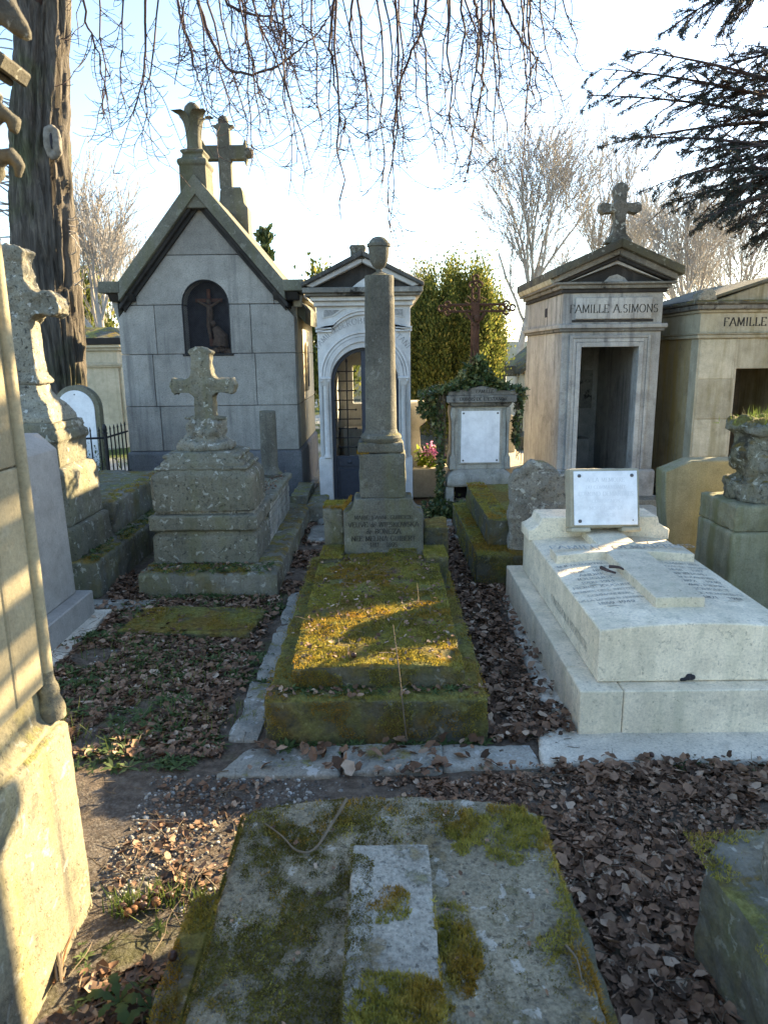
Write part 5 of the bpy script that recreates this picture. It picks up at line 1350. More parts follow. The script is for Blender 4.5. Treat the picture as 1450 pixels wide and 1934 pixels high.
# ------------------------------------------------------------------ right: green stele, urn monument, foreground kerb
tag(MB().xz([(2.33, .0), (3.05, .0), (3.05, .885), (2.46, .885), (2.25, .80), (2.26, .6)], 5.60, 5.80).build('green_stele', M['greenstele'], None, bev=.008),
    'plain stele stained green with algae, one top corner cut, right of the white tomb', 'stele')
tag(MB().box(2.0, 3.3, 5.35, 6.6, -.03, .11).build('dark_kerb', M['mossy'], None, vox=.03, amp=.012, nscale=6), 'low dark mossy kerb under the green stele', 'kerb')
tag(MB().box(2.05, 2.9, 6.7, 7.5, -.02, .12).build('pale_step', M['ledge'], None, bev=.01), 'pale stone step in front of the open chapel doorway', 'step')
M['urnstone'] = stone('blackened_mossy_stone', (.26, .25, .20), (.14, .135, .11), streak=.4, lichen=.6, crust=.9, crust_col=(.04, .038, .03), algae=.4, pits=.6, grain=.35, bump=.9, moss=1.0, moss_thr=.42, side_moss=.2)
def urn_monument():
    T = thing('urn_monument', 'blackened stone urn with grass on top standing on a green pedestal at right', 'monument', (2.5, 4.8, 0))
    MB().stack(2.655, 4.86, [(.33, .28, -.02), (.33, .28, .54), (.31, .26, .555)]).build('pedestal', M['greenstele'], T, vox=.018, amp=.008, nscale=7)
    MB().stack(2.655, 4.86, [(.32, .27, .55), (.32, .27, .72), (.30, .25, .735)]).build('pedestal_cap', M['greenstele'], T, vox=.016, amp=.012, nscale=9)
    MB().lathe(2.70, 4.86, [(.28, .73), (.30, .77), (.295, .86), (.24, .885), (.235, .91), (.27, .95), (.285, 1.0), (.28, 1.06), (.265, 1.13), (.26, 1.17), (.30, 1.195), (.325, 1.22), (.325, 1.25), (.30, 1.28), (.2, 1.29)], 26).build('urn', M['urnstone'], T, vox=.016, amp=.035, nscale=9, amp2=.006, s2=34)
    P = np.array([(2.70 + random.gauss(0, .12), 4.86 + random.gauss(0, .12), 1.265) for _ in range(420)])
    o = blades('grass', P, (0, 0, 1), .10, .0035, M['grass'], T, tilt=.45); o['kind'] = 'stuff'
urn_monument()
def near_kerb():
    T = thing('broken_kerb', 'mossy broken stone kerb with an upright stub in the right foreground', 'kerb', (1.2, 1.6, 0))
    MB().xy([(.90, 1.76), (1.02, .8), (1.6, .8), (1.6, 1.95), (1.02, 1.90)], -.05, .305).build('kerb_block', M['kerb'], T, vox=.016, amp=.014, nscale=7, amp2=.004, s2=30)
    MB().xy([(1.03, 1.70), (1.12, 1.20), (1.6, 1.2), (1.6, 1.74)], .29, .52).build('upright_stub', M['headstone'], T, vox=.016, amp=.014, nscale=7)
    moss_field('moss', 9000, .90, 1.3, 1.2, 1.9, lambda x, y: .31, T, h=.014, wd=.002, thr=.05)
near_kerb()
# unseen chapel, added beyond the right edge to throw the foreground into shade
def sun_blocker():
    x0, x1, y0, y1 = 3.15, 4.5, 3.3, 5.02
    T = thing('shade_chapel', 'unseen grey stone chapel added beyond the right edge to shade the foreground', 'chapel', (x0, y0, 0))
    MB().box(x0, x1, y0, y1, 0, 2.4).build('wall', M['simons'], T)
    MB().box(x0 - .08, x1 + .08, y0 - .08, y1 + .08, 2.401, 2.5).build('cornice', M['simons_soot'], T)
    MB().xz([(x0 - .08, 2.501), (x1 + .08, 2.501), ((x0 + x1) / 2, 3.0)], y0 - .08, y1 + .08).build('roof', M['coping'], T)
    MB().box(x0 + .4, x1 - .4, y0 - .02, y0 - .001, .1, 1.8).build('door', M['door'], T)
sun_blocker()
ob = thing('shade_obelisk', 'unseen slim stone obelisk added beyond the right edge to shadow the moss tomb', 'obelisk', (5.75, 8.1, 0))  # added out of view so that its tip shadows the moss tomb
MB().stack(5.75, 8.1, [(.3, .3, 0), (.3, .3, .5), (.26, .26, .52)]).build('pedestal', M['simons'], ob)
MB().stack(5.75, 8.1, [(.125, .125, .521), (.12, .12, 2.82), (.0, .0, 3.05)]).build('shaft', M['simons'], ob, bev=0)
# graves further back, seen in the gaps
def far_grave(x, y, w_, h_, d_, mat, lab, kind):
    T = thing(kind, lab, 'grave', (x, y, 0), 'graves further back')
    MB().box(x - w_ / 2 - .08, x + w_ / 2 + .08, y - .1, y + 1.8, 0, .22).build('base', M[mat], T, bev=.01)
    if kind == 'headstone':
        MB().xz([(x - w_ / 2, .22), (x + w_ / 2, .22), (x + w_ / 2, h_ - .1), (x + w_ * .3, h_), (x - w_ * .3, h_), (x - w_ / 2, h_ - .1)], y + 1.4, y + 1.4 + d_).build('headstone', M[mat], T, bev=.01)
    else:
        MB().box(x - w_ * .18, x + w_ * .18, y + 1.3, y + 1.5, .22, h_).box(x - w_ * .5, x + w_ * .5, y + 1.302, y + 1.498, h_ * .62, h_ * .62 + w_ * .3).build('cross', M[mat], T, bev=.01)
        MB().box(x - w_ * .4, x + w_ * .4, y + 1.2, y + 1.6, .221, .5).build('pedestal', M[mat], T, bev=.01)
far_grave(.95, 12.2, .6, 1.05, .2, 'lichen', 'grey headstone seen between the arched chapel and the ivy', 'headstone')
far_grave(1.35, 14.5, .7, 1.2, .2, 'cream', 'cream headstone deeper in the gap left of the ivy', 'headstone')
far_grave(.55, 16.5, .7, 1.0, .2, 'column', 'dark headstone farthest back under the evergreen', 'headstone')
far_grave(2.35, 13.2, .7, 2.05, .2, 'lichen', 'tall brown stone cross just left of the open chapel', 'stone_cross')
far_grave(1.75, 9.6, .6, .85, .2, 'cream', 'small cream headstone right of the altar tomb', 'headstone')
far_grave(-.95, 22, .8, 1.3, .2, 'cream', 'pale headstone in the sunny gap beside the grey chapel', 'headstone')
T = thing('white_gabled_chapel', 'white gabled chapel with mossy roof peeping out behind the open chapel', 'chapel', (3.5, 14, 0))
MB().xz([(2.75, 0), (4.25, 0), (4.25, 1.4), (3.5, 2.0), (2.75, 1.4)], 14, 16).build('wall', M['white'], T, bev=.01)
for sg in (-1, 1):
    MB().xz([(3.5, 2.13), (3.5 + sg * .85, 1.42), (3.5 + sg * .85, 1.32), (3.5, 2.01)], 13.85, 16.1).build('roof_slab', M['roof_moss'], T, bev=.01)
MB().box(2.95, 3.15, 13.97, 14.0 - .001, .8, 1.25).build('window', M['nicheback'], T)
tag(MB().box(-80, 80, 62, 62.4, -.02, 2.6).build('cemetery_wall', M['cream'], None, bev=0), 'long cream cemetery wall far behind the trees', 'wall')
# ------------------------------------------------------------------ fallen leaves
FOOT = [(-.58, .48, 2.95, 5.33), (-1.85, -.79, 5.04, 7.56), (.88, 2.02, 2.96, 4.96), (.69, 1.56, 5.15, 7.11), (-.61, .57, .6, 1.9), (-.455, .475, 1.85, 2.04), (-3.2, -2.13, 5.07, 7.4), (-3.1, -2.0, 3.6, 4.67),
        (-3.1, -.98, 8.5, 11), (-.72, .34, 7.75, 9.7), (1.9, 3.05, 7.6, 9.8), (3.2, 5, 7.5, 9.6), (-2, -.94, .5, 2.03), (.98, 1.7, .7, 1.92), (2.4, 3.2, 4.85, 5.55), (.68, 1.45, 7.68, 8.25), (-3.8, -2.9, 7.3, 8.4)]
SOFT = [(.66, 3.2, 2.73, 3.0), (-.735, .655, 2.69, 2.95), (-1.74, -.82, 4.25, 4.75), (-3.0, -1.90, 3.5, 4.73), (-.8, -.6, 2.95, 5.1), (.78, .9, 3.3, 4.9)]
def blocked(x, y):
    for a, b, c, d in FOOT:
        if a < x < b and c < y < d: return True
    return False
def soft(x, y):
    for a, b, c, d in SOFT:
        if a < x < b and c < y < d: return True
    return False
# (x0, x1, y0, y1, count, pile height, min size, max size, patchiness)
BEDS = [(.47, .90, 2.93, 7.2, 7500, .05, .03, .065, -.7), (-2.0, -.74, 2.85, 5.05, 13000, .016, .025, .062, -.38), (-.05, 2.2, 2.0, 2.74, 12000, .010, .012, .042, -.42),
        (.46, 1.05, 1.0, 2.3, 4200, .022, .022, .065, -1.2), (-.98, -.55, 1.0, 1.75, 1100, .02, .03, .065, -.3), (-.80, -.55, 5.0, 7.4, 1500, .03, .03, .06, -.25), (-2.2, -1.78, 4.7, 5.6, 900, .04, .03, .06, -.4),
        (-.98, .5, 2.0, 2.7, 700, .006, .025, .05, .05), (.46, .75, 7.0, 8.0, 900, .05, .03, .06, -.4), (.7, 1.2, 2.62, 2.76, 420, .03, .04, .08, -.3), (1.1, 3.0, 2.5, 2.78, 2400, .03, .03, .065, -.5),
        (.4, .8, 2.1, 2.72, 900, .012, .015, .045, -2), (-.95, -.5, 2.05, 2.7, 420, .008, .012, .04, -2), (-2.2, -.6, 7.3, 8.6, 700, .02, .03, .06, -.1), (1.5, 2.6, 5.0, 7.6, 700, .03, .03, .06, -.1), (-.6, .48, 2.72, 2.97, 260, .03, .04, .08, -.1), (-.58, .48, 7.1, 7.8, 500, .02, .03, .06, -.2)]
LP, LS = [], []
for (x0, x1, y0, y1, n, pile, s0, s1, thr) in BEDS:
    for _ in range(n):
        x, y = random.uniform(x0, x1), random.uniform(y0, y1)
        if blocked(x, y): continue
        nv = mnoise.fractal(Vector((x * 2.6, y * 2.6, 5.1)), 1, 2, 3)
        if nv < thr: continue
        if soft(x, y) and random.random() > (.4 if y < 2.96 and x < .66 else .16 - .1 * (x < -.9)): continue
        LP.append((x, y, ground_z(x, y) + .006 + (.022 if soft(x, y) else 0) + random.random() ** 1.5 * pile * min(1, (nv - thr) * 2.2)))
        LS.append(random.uniform(s0, s1) if random.random() < .6 else random.uniform(.4 * s0, s0))
# a few leaves and crumbs lying on the tombs
for _ in range(520):
    x, y = random.uniform(-.42, .34), random.uniform(3.1, 4.75); LP.append((x, y, .345 + .05 * (y - 3.08) / 1.75)); LS.append(random.uniform(.012, .032))
for _ in range(120):
    x, y = random.uniform(-.55, .45), random.choice((random.uniform(2.98, 3.08), random.uniform(2.98, 5.1)))
    if not (-.44 < x < .36 and y > 3.08): LP.append((x, y, .228)); LS.append(random.uniform(.02, .04))
for _ in range(60):
    x, y = random.uniform(-.43, .45), random.uniform(1.1, 1.95); LP.append((x, y, .362 if not -.1 < x < .11 else .395)); LS.append(random.uniform(.008, .018))
for _ in range(500):
    LP.append((random.uniform(-1.78, -.98), random.uniform(6.0, 7.28), .56 + random.random() * .015)); LS.append(random.uniform(.015, .04))
for _ in range(60):
    LP.append((random.uniform(-1.82, -.82), random.uniform(5.06, 5.28), .185)); LS.append(random.uniform(.02, .045))
for _ in range(120):
    LP.append((random.uniform(1.0, 1.35), 7.7 + random.uniform(.02, .38), random.uniform(.02, .15))); LS.append(random.uniform(.03, .06))
LP, LS = np.array(LP), np.array(LS)
# the leaves that show largest become things of their own
pxs = LS / np.maximum(LP[:, 1], .5)
big = np.argsort(-pxs)[:290]
big = [i for i in big if LS[i] > .04]
mask = np.ones(len(LP), bool); mask[big] = False
tag(scatter('leaf_litter', LEAVES, LP[mask], LS[mask], M['leaf'], None, tilt=.36), 'drifts of dry brown leaves covering the ground between the tombs', 'leaf litter', kind='stuff')
leaf_me = []
tones = [(.07, .040, .024), (.13, .075, .045), (.18, .105, .064), (.23, .14, .088), (.27, .18, .12)]
for k, (tv, tf) in enumerate(LEAVES):
    me = np_mesh('fallen_leaf', tv, tf); me.materials.append(plain('fallen_leaf_tone_%d' % k, tones[k % 5], .75, .25, 0, .35, 40)); leaf_me.append(me)
for i in big:
    o = bpy.data.objects.new('fallen_leaf', leaf_me[random.randrange(len(leaf_me))]); COL.objects.link(o)
    o.location = Vector(LP[i]) + Vector((0, 0, .008)); o.scale = (LS[i],) * 3
    o.rotation_euler = (random.gauss(0, .35), random.gauss(0, .35), random.uniform(0, 6.28))
    tag(o, 'single dry brown leaf lying on top of the nearest leaf litter', 'leaf', 'fallen leaves on the ground')

# ------------------------------------------------------------------ gravel and pebbles
def rock_template(seed):
    r = random.Random(seed)
    bm = bmesh.new(); bmesh.ops.create_icosphere(bm, subdivisions=1, radius=.5)
    v = [(p.co.x * r.uniform(.7, 1.1), p.co.y * r.uniform(.6, 1.0), p.co.z * r.uniform(.45, .7)) for p in bm.verts]
    f = [tuple(q.index for q in fc.verts) for fc in bm.faces]; bm.free(); return v, f
ROCKS = [rock_template(i) for i in range(4)]
P, S = [], []
for _ in range(5200):
    x, y = random.uniform(-1.0, .9), random.uniform(1.95, 2.72)
    if blocked(x, y): continue
    wgt = 1.0 if x < -.3 else .25
    if random.random() > wgt or mnoise.fractal(Vector((x * 3, y * 3, 1)), 1, 2, 3) < -.25: continue
    P.append((x, y, ground_z(x, y) + .001)); S.append(random.choice((.006, .008, .01, .012, .016, .024)) * random.uniform(.7, 1.3))
for _ in range(900):
    x, y = random.uniform(-2, -.8), random.uniform(2.9, 5)
    if not blocked(x, y): P.append((x, y, ground_z(x, y) + .002)); S.append(random.uniform(.006, .02))
tag(scatter('gravel', ROCKS, np.array(P), np.array(S), M['pebble'], None, tilt=.3), 'loose pale gravel trodden into the soil beside the nearest slab', 'gravel', kind='stuff')

# ------------------------------------------------------------------ weeds, grass, twigs, chestnuts
WT = []
for sd in range(4):
    r = random.Random(40 + sd); vs, fs = [], []
    for k in range(7):
        a = 2 * math.pi * k / 7 + r.uniform(-.3, .3); L = r.uniform(.6, 1.1); e = r.uniform(.15, .7)
        ca, sa = math.cos(a), math.sin(a); n = len(vs)
        for (u, wv, zz) in ((0, .03, 0), (.45, .15, e * .55), (1, 0, e * .6)):
            for q in ((-1, 1) if wv else (0,)):
                vs.append((ca * u * L - sa * wv * q * L, sa * u * L + ca * wv * q * L, zz * L))
        fs += [(n, n + 1, n + 2), (n + 1, n + 3, n + 2), (n + 2, n + 3, n + 4)]
    WT.append((vs, fs))
P, S = [], []
for (x0, x1, y0, y1, n, s0, s1, thr) in ((-2.0, -.65, 2.75, 4.9, 1500, .025, .065, .02), (-1.0, -.55, 1.0, 1.9, 120, .02, .05, -.2), (-.5, .45, 2.9, 2.97, 90, .03, .06, -.5), (-1.8, -.85, 4.95, 5.05, 160, .03, .06, -.5), (-1.8, -.85, 5.06, 5.3, 200, .02, .04, -.3), (.1, .3, 4.62, 4.78, 60, .02, .045, -.6), (-2.3, -2.15, 5.0, 7, 120, .02, .05, -.5), (-.45, .36, 3.0, 3.08, 60, .02, .045, -.6), (1.0, 1.7, 2.7, 2.76, 26, .03, .05, -.6), (-2.6, -.7, 7.6, 8.5, 320, .03, .06, 0), (.47, .9, 3, 5, 30, .03, .05, -.6)):
    for _ in range(n):
        x, y = random.uniform(x0, x1), random.uniform(y0, y1)
        if mnoise.fractal(Vector((x * 2.2 + 9, y * 2.2, 3)), 1, 2, 3) < thr: continue
        z = ground_z(x, y) + .006
        if -1.84 < x < -.8 and 5.05 < y < 5.3: z = .176
        elif .1 < x < .3 and 4.6 < y < 4.8: z = .36
        elif -.45 < x < .36 and 2.97 < y < 3.09: z = .22
        elif -2.3 < x < -2.15 and y > 5.08: z = .27
        elif blocked(x, y): continue
        P.append((x, y, z)); S.append(random.uniform(s0, s1))
tag(scatter('ground_weeds', WT, np.array(P), np.array(S), M['weed'], None, tilt=.25), 'small green weeds sprouting through the fallen leaves', 'weeds', kind='stuff')
P = []
for (cx_, cy_, n, sp) in ((-.85, 1.98, 120, .05), (-.72, 2.02, 90, .05), (-.6, 2.0, 60, .06), (-1.3, 3.6, 320, .25), (-.9, 3.2, 160, .15), (-1.5, 4.05, 150, .2), (-.02, 4.66, 70, .08), (-1.2, 5.0, 120, .25), (-2.1, 7.9, 300, .3), (-1.6, 3.0, 200, .2)):
    for _ in range(n):
        x, y = cx_ + random.gauss(0, sp), cy_ + random.gauss(0, sp * .6)
        if blocked(x, y): continue
        P.append((x, y, ground_z(x, y)))
tag(blades('grass_tufts', np.array(P), (0, 0, 1), .075, .0028, M['grass'], None, tilt=.4), 'thin grass tufts scattered in the soil and leaves', 'grass', kind='stuff')
Pf = [(random.uniform(-40, 40), random.uniform(10.8, 30), 0) for _ in range(26000)]
tag(blades('grass', np.array(Pf), (0, 0, 1), .12, .008, M['grass'], None, tilt=.4), 'sunny grass between the far graves', 'grass', kind='stuff')
# rosette plants bottom left
for i, (px_, py_, s, lab) in enumerate(((225, 1895, .085, 'broad-leaved dandelion plant at the bottom left corner'), (285, 1905, .075, 'second broad-leaved dandelion plant close to the nearest slab'))):
    b = PZ(px_, py_, .02)
    T = thing('dandelion_plant', lab, 'plant', b)
    for k in range(6):
        a = 2 * math.pi * k / 6 + i
        L = s * random.uniform(.7, 1.1); d = Vector((math.cos(a), math.sin(a), 0)); n_ = Vector((-d.y, d.x, 0))
        rings = []
        for u, wv, zz in ((0, .04, 0), (.2, .07, .2), (.35, .16, .3), (.45, .09, .36), (.6, .2, .38), (.7, .12, .38), (.85, .18, .34), (1, .03, .25)):
            c = b + d * (u * L) + Vector((0, 0, zz * L))
            rings.append([c - n_ * wv * L, c + Vector((0, 0, -.02 * L)), c + n_ * wv * L, c + Vector((0, 0, .012 * L))])
        MB().loft(rings).build('leaf', M['weed'], T, bev=0)
# chestnuts
nb = PZ(265, 1700, .02)
for k in range(12):
    p = nb + Vector((random.gauss(0, .055), random.gauss(0, .045), 0))
    o = MB().ball((p.x, p.y, .018), .015, .014, .012, 10, 7).build('chestnut', M['nut'] if k % 3 else M['husk'], None, bev=0)
    tag(o, 'glossy brown horse chestnut in the heap by the honey monument', 'chestnut', 'heap of horse chestnuts')
p = PZ(1229, 1427, .03)
tag(MB().ball((p.x, p.y, .034), .013, .016, .012, 10, 7).build('chestnut', M['nut'], None, bev=0), 'single dark chestnut on the white stone ledge', 'chestnut')
p = PZ(668, 1238, .35)
tag(MB().ball((p.x, p.y, .352), .014, .014, .014, 10, 7).build('chestnut', M['nut'], None, bev=0), 'single chestnut on the sunlit moss of the column tomb', 'chestnut')
p = PZ(327, 1808, .16)
tag(MB().ball((p.x, p.y, .165), .014, .014, .014, 10, 7).build('chestnut', M['nut'], None, bev=0), 'single chestnut on the mossy plinth of the nearest slab', 'chestnut')
# dead twigs
def twig(pts, r0, lab, mat='drytwig'):
    q = [Vector(p) for p in pts]
    sm = []
    for i in range(len(q) - 1):
        for u in (0, .33, .66):
            sm.append(q[i].lerp(q[i + 1], u))
    sm.append(q[-1])
    sm = [sm[0]] + [(sm[i - 1] + sm[i] * 2 + sm[i + 1]) / 4 for i in range(1, len(sm) - 1)] + [sm[-1]]
    return tag(MB().tube(sm, [r0 * (1 - .6 * i / len(sm)) for i in range(len(sm))], 6).build('fallen_twig', M[mat], None, bev=0), lab, 'twig', 'fallen twigs')
twig([PZ(655, 1508, .42), PZ(640, 1535, .40), PZ(625, 1558, .375), PZ(600, 1600, .365), PZ(580, 1612, .362), PZ(555, 1605, .362), PZ(535, 1580, .364), PZ(500, 1555, .366)], .005, 'long bent grey twig at the head of the nearest slab')
twig([PZ(980, 1755, .362), PZ(1000, 1750, .364), PZ(1008, 1738, .366), PZ(1005, 1720, .364)], .0035, 'small curled twig on the right half of the nearest slab')
twig([PZ(1068, 1785, .362), PZ(1090, 1810, .364), PZ(1098, 1850, .362)], .003, 'thin straight twig near the right edge of the nearest slab')
twig([PZ(1135, 1072, .55), PZ(1148, 1078, .555), PZ(1162, 1082, .55)], .012, 'dead twig with dark seed pods on the white tomb cross', 'twig')
twig([PZ(1150, 1070, .57), PZ(1168, 1071, .575), PZ(1176, 1075, .575)], .011, 'dark seed pod lying on the white tomb cross', 'twig')
twig([PZ(1222, 1024, .55), PZ(1228, 1036, .55), PZ(1245, 1038, .55)], .004, 'thin dark twig below the head of the white tomb', 'twig')
twig([PZ(1170, 1033, .56), PZ(1180, 1038, .56), PZ(1190, 1041, .56)], .004, 'short dark twig beside the plaque on the white tomb', 'twig')
twig([PZ(1325, 1148, .52), PZ(1340, 1155, .52), PZ(1355, 1164, .515)], .0035, 'thin forked twig at the foot of the white relief cross', 'twig')
twig([PZ(1218, 1073, .53), PZ(1232, 1076, .53), PZ(1250, 1078, .53)], .005, 'dark twig right of the relief cross shaft', 'twig')
st = thing('dead_weed', 'pale dead weed stalk standing before the moss tomb', 'plant', (.06, 2.95, 0))
s0 = PY(768, 1400, 2.93); s1 = PY(755, 1280, 2.95); s2 = PY(742, 1180, 3.0)
MB().tube([s0, s1, s2], [.0035, .003, .002], 5).build('stalk', M['drytwig'], st, bev=0)
for k in range(6):
    u = .45 + .09 * k; p = s0.lerp(s2, u)
    MB().tube([p, p + Vector((random.uniform(-.05, .05), random.uniform(-.02, .02), random.uniform(.01, .05)))], [.0018, .001], 4).build('branchlet', M['drytwig'], st, bev=0)
# bundle of sprouting dry stems in the hollow of the near monument
sh = thing('sprouting_stems', 'dry brown sprouting stems leaning against the honey monument', 'plant', PZ(110, 1830, 0))
b0 = PZ(112, 1850, .02)
for k in range(14):
    tip = PY(random.uniform(85, 150), random.uniform(1690, 1790), 1.9)
    m_ = b0.lerp(tip, .5) + Vector((random.uniform(-.02, .02), random.uniform(-.03, .03), 0))
    MB().tube([b0 + Vector((random.uniform(-.015, .015), random.uniform(-.015, .015), 0)), m_, tip], [.004, .003, .0015], 5).build('stem', M['husk'] if k % 3 == 0 else M['drytwig'], sh, bev=0)

# ------------------------------------------------------------------ trees
class Tubes:
    def __init__(s): s.V, s.F, s.n = [], [], 0
    def add(s, pts, r0, r1, k=3):
        pts = np.asarray(pts); m = len(pts)
        d = np.gradient(pts, axis=0); d /= np.linalg.norm(d, axis=1)[:, None] + 1e-9
        ref = np.array([.3, .2, .93]) if abs(d[0, 2]) < .85 else np.array([1., .1, 0])
        a = np.cross(d, ref); a /= np.linalg.norm(a, axis=1)[:, None] + 1e-9; b = np.cross(d, a)
        r = np.linspace(r0, r1, m)[:, None]
        th = np.arange(k) * 2 * math.pi / k
        ring = pts[:, None, :] + (a[:, None, :] * np.cos(th)[None, :, None] + b[:, None, :] * np.sin(th)[None, :, None]) * r[:, None, :]
        s.V.append(ring.reshape(-1, 3))
        i = np.arange(m - 1)[:, None] * k + np.arange(k)[None, :]
        j = np.arange(m - 1)[:, None] * k + (np.arange(k)[None, :] + 1) % k
        s.F.append(np.stack([i, j, j + k, i + k], -1).reshape(-1, 4) + s.n); s.n += m * k
    def mesh(s, name):
        me = np_mesh(name, np.concatenate(s.V), np.concatenate(s.F))
        me.polygons.foreach_set('use_smooth', [True] * len(me.polygons)); return me
def _later(): pass
def curve(p, d, L, n, wig, trop, rs):
    p = np.array(p, float); d = np.array(d, float); pts = [p.copy()]; st = L / n
    for i in range(n):
        d = d + rs.normal(0, wig, 3) + np.array([0, 0, trop]); d /= np.linalg.norm(d)
        p = p + d * st; pts.append(p.copy())
    return np.array(pts), d
_rs = np.random.default_rng(77); _tb = Tubes()
for (x0, x1, y0, y1, n) in ((-2.0, -.6, 2.0, 5.0, 260), (.47, 2.1, 2.0, 2.75, 170), (.47, .9, 2.9, 6, 90), (.5, 1.05, 1.1, 2.2, 60), (-.42, .34, 3.1, 4.7, 60), (-1, -.55, 1.1, 2.6, 90)):
    for _ in range(n):
        x, y = _rs.uniform(x0, x1), _rs.uniform(y0, y1)
        top = -.44 < x < .36 and 3.08 < y < 4.8
        if blocked(x, y) and not top: continue
        a = _rs.uniform(0, 6.28)
        pts, _ = curve((x, y, (.36 + .05 * (y - 3.08) / 1.75) if top else ground_z(x, y) + _rs.uniform(.012, .03)), (math.cos(a), math.sin(a), _rs.normal(0, .08)), _rs.uniform(.04, .2), 5, .18, 0, _rs)
        _tb.add(pts, _rs.uniform(.0012, .003), .001, 3)
tag(link('twig_litter', _tb.mesh('twig_litter'), M['drytwig'], None), 'thin dead twigs strewn through the leaf litter', 'twigs', kind='stuff')
def bare_tree(seed, H, lv=4, spread=.62, rmin=.0075, r0=.13, up=.045):
    rs = np.random.default_rng(seed); trunk, tw = Tubes(), Tubes()
    def grow(p, d, L, r, level):
        n = max(4, int(7 - level))
        pts, dd = curve(p, d, L, n, .06 + .035 * level, up, rs)
        (trunk if level < 2 else tw).add(pts, r, max(r * .55, rmin), 7 if level == 0 else (5 if level == 1 else 3))
        if level >= lv: return
        kids = (9, 6, 5, 4, 3)[level]
        for k in range(kids):
            u = rs.uniform(.3, 1.0) if level else rs.uniform(.35, 1.0)
            i = min(int(u * n), n)
            ax = rs.normal(0, 1, 3); base = pts[min(i + 1, n)] - pts[max(i - 1, 0)]; base /= np.linalg.norm(base)
            nd = base + ax * spread * .55; nd[2] += .2; nd /= np.linalg.norm(nd)
            grow(pts[i], nd, L * rs.uniform(.55, .85), max(r * .42 * (1 - .4 * u) + r * .05, rmin), level + 1)
    grow((0, 0, 0), (0, 0, 1), H * .36, r0, 0)
    return trunk.mesh('trunk'), tw.mesh('crown')
tr_meshes = [bare_tree(3, 11), bare_tree(11, 11, spread=.5), bare_tree(23, 9, spread=.6, r0=.16)]
for a, b in tr_meshes: a.materials.append(M['paletwig']); b.materials.append(M['paletwig'])
def place_tree(k, x, y, s, rz, lab, sx=1.0):
    T = thing('bare_tree', lab, 'tree', (x, y, 0), 'bare winter trees')
    T.rotation_euler = (0, 0, rz); T.scale = (s * sx, s * sx, s)
    for nm, me in zip(('trunk', 'crown'), tr_meshes[k]):
        o = bpy.data.objects.new(nm, me); COL.objects.link(o); o.parent = T
for k, x, y, s, rz, sx, lab in ((0, 4.9, 27, 1.22, .3, 1.0, 'tall bare tree rising left of the ridge cross of the open chapel'), (1, 9.2, 30, 1.15, 1.9, 1.05, 'tall bare tree directly behind the ridge cross of the open chapel'), (2, 9.5, 22, 1.0, .9, 1.05, 'bare tree behind the roof gap of the two right chapels'),
                     (0, 14.5, 29, 1.0, 3.1, 1.1, 'bare tree above the cream chapel at the right edge'), (1, 3.2, 34, .62, 4.0, 1.0, 'low bare tree behind the evergreen and iron cross'), (2, 2.2, 40, .95, 2.2, 1.2, 'distant bare tree left above the evergreen'),
                     (2, -6.6, 17.5, .92, .4, .85, 'bare sunlit tree between the big trunk and grey chapel'), (0, -9.5, 24, .8, 1.0, 1.0, 'bare tree behind the big trunk on the left'), (1, -14, 30, .9, 5.0, 1.0, 'bare tree at the far left behind the big trunk'),
                     (1, 18, 40, 1.0, .7, 1.0, 'distant bare tree at the far right'), (0, -2.5, 45, .7, 2.6, 1.2, 'distant bare tree hidden behind the grey chapel'), (2, 12.5, 38, 1.3, 5.2, 1.1, 'distant bare tree behind the ones on the right')):
    place_tree(k, x, y, s, rz, lab, sx)

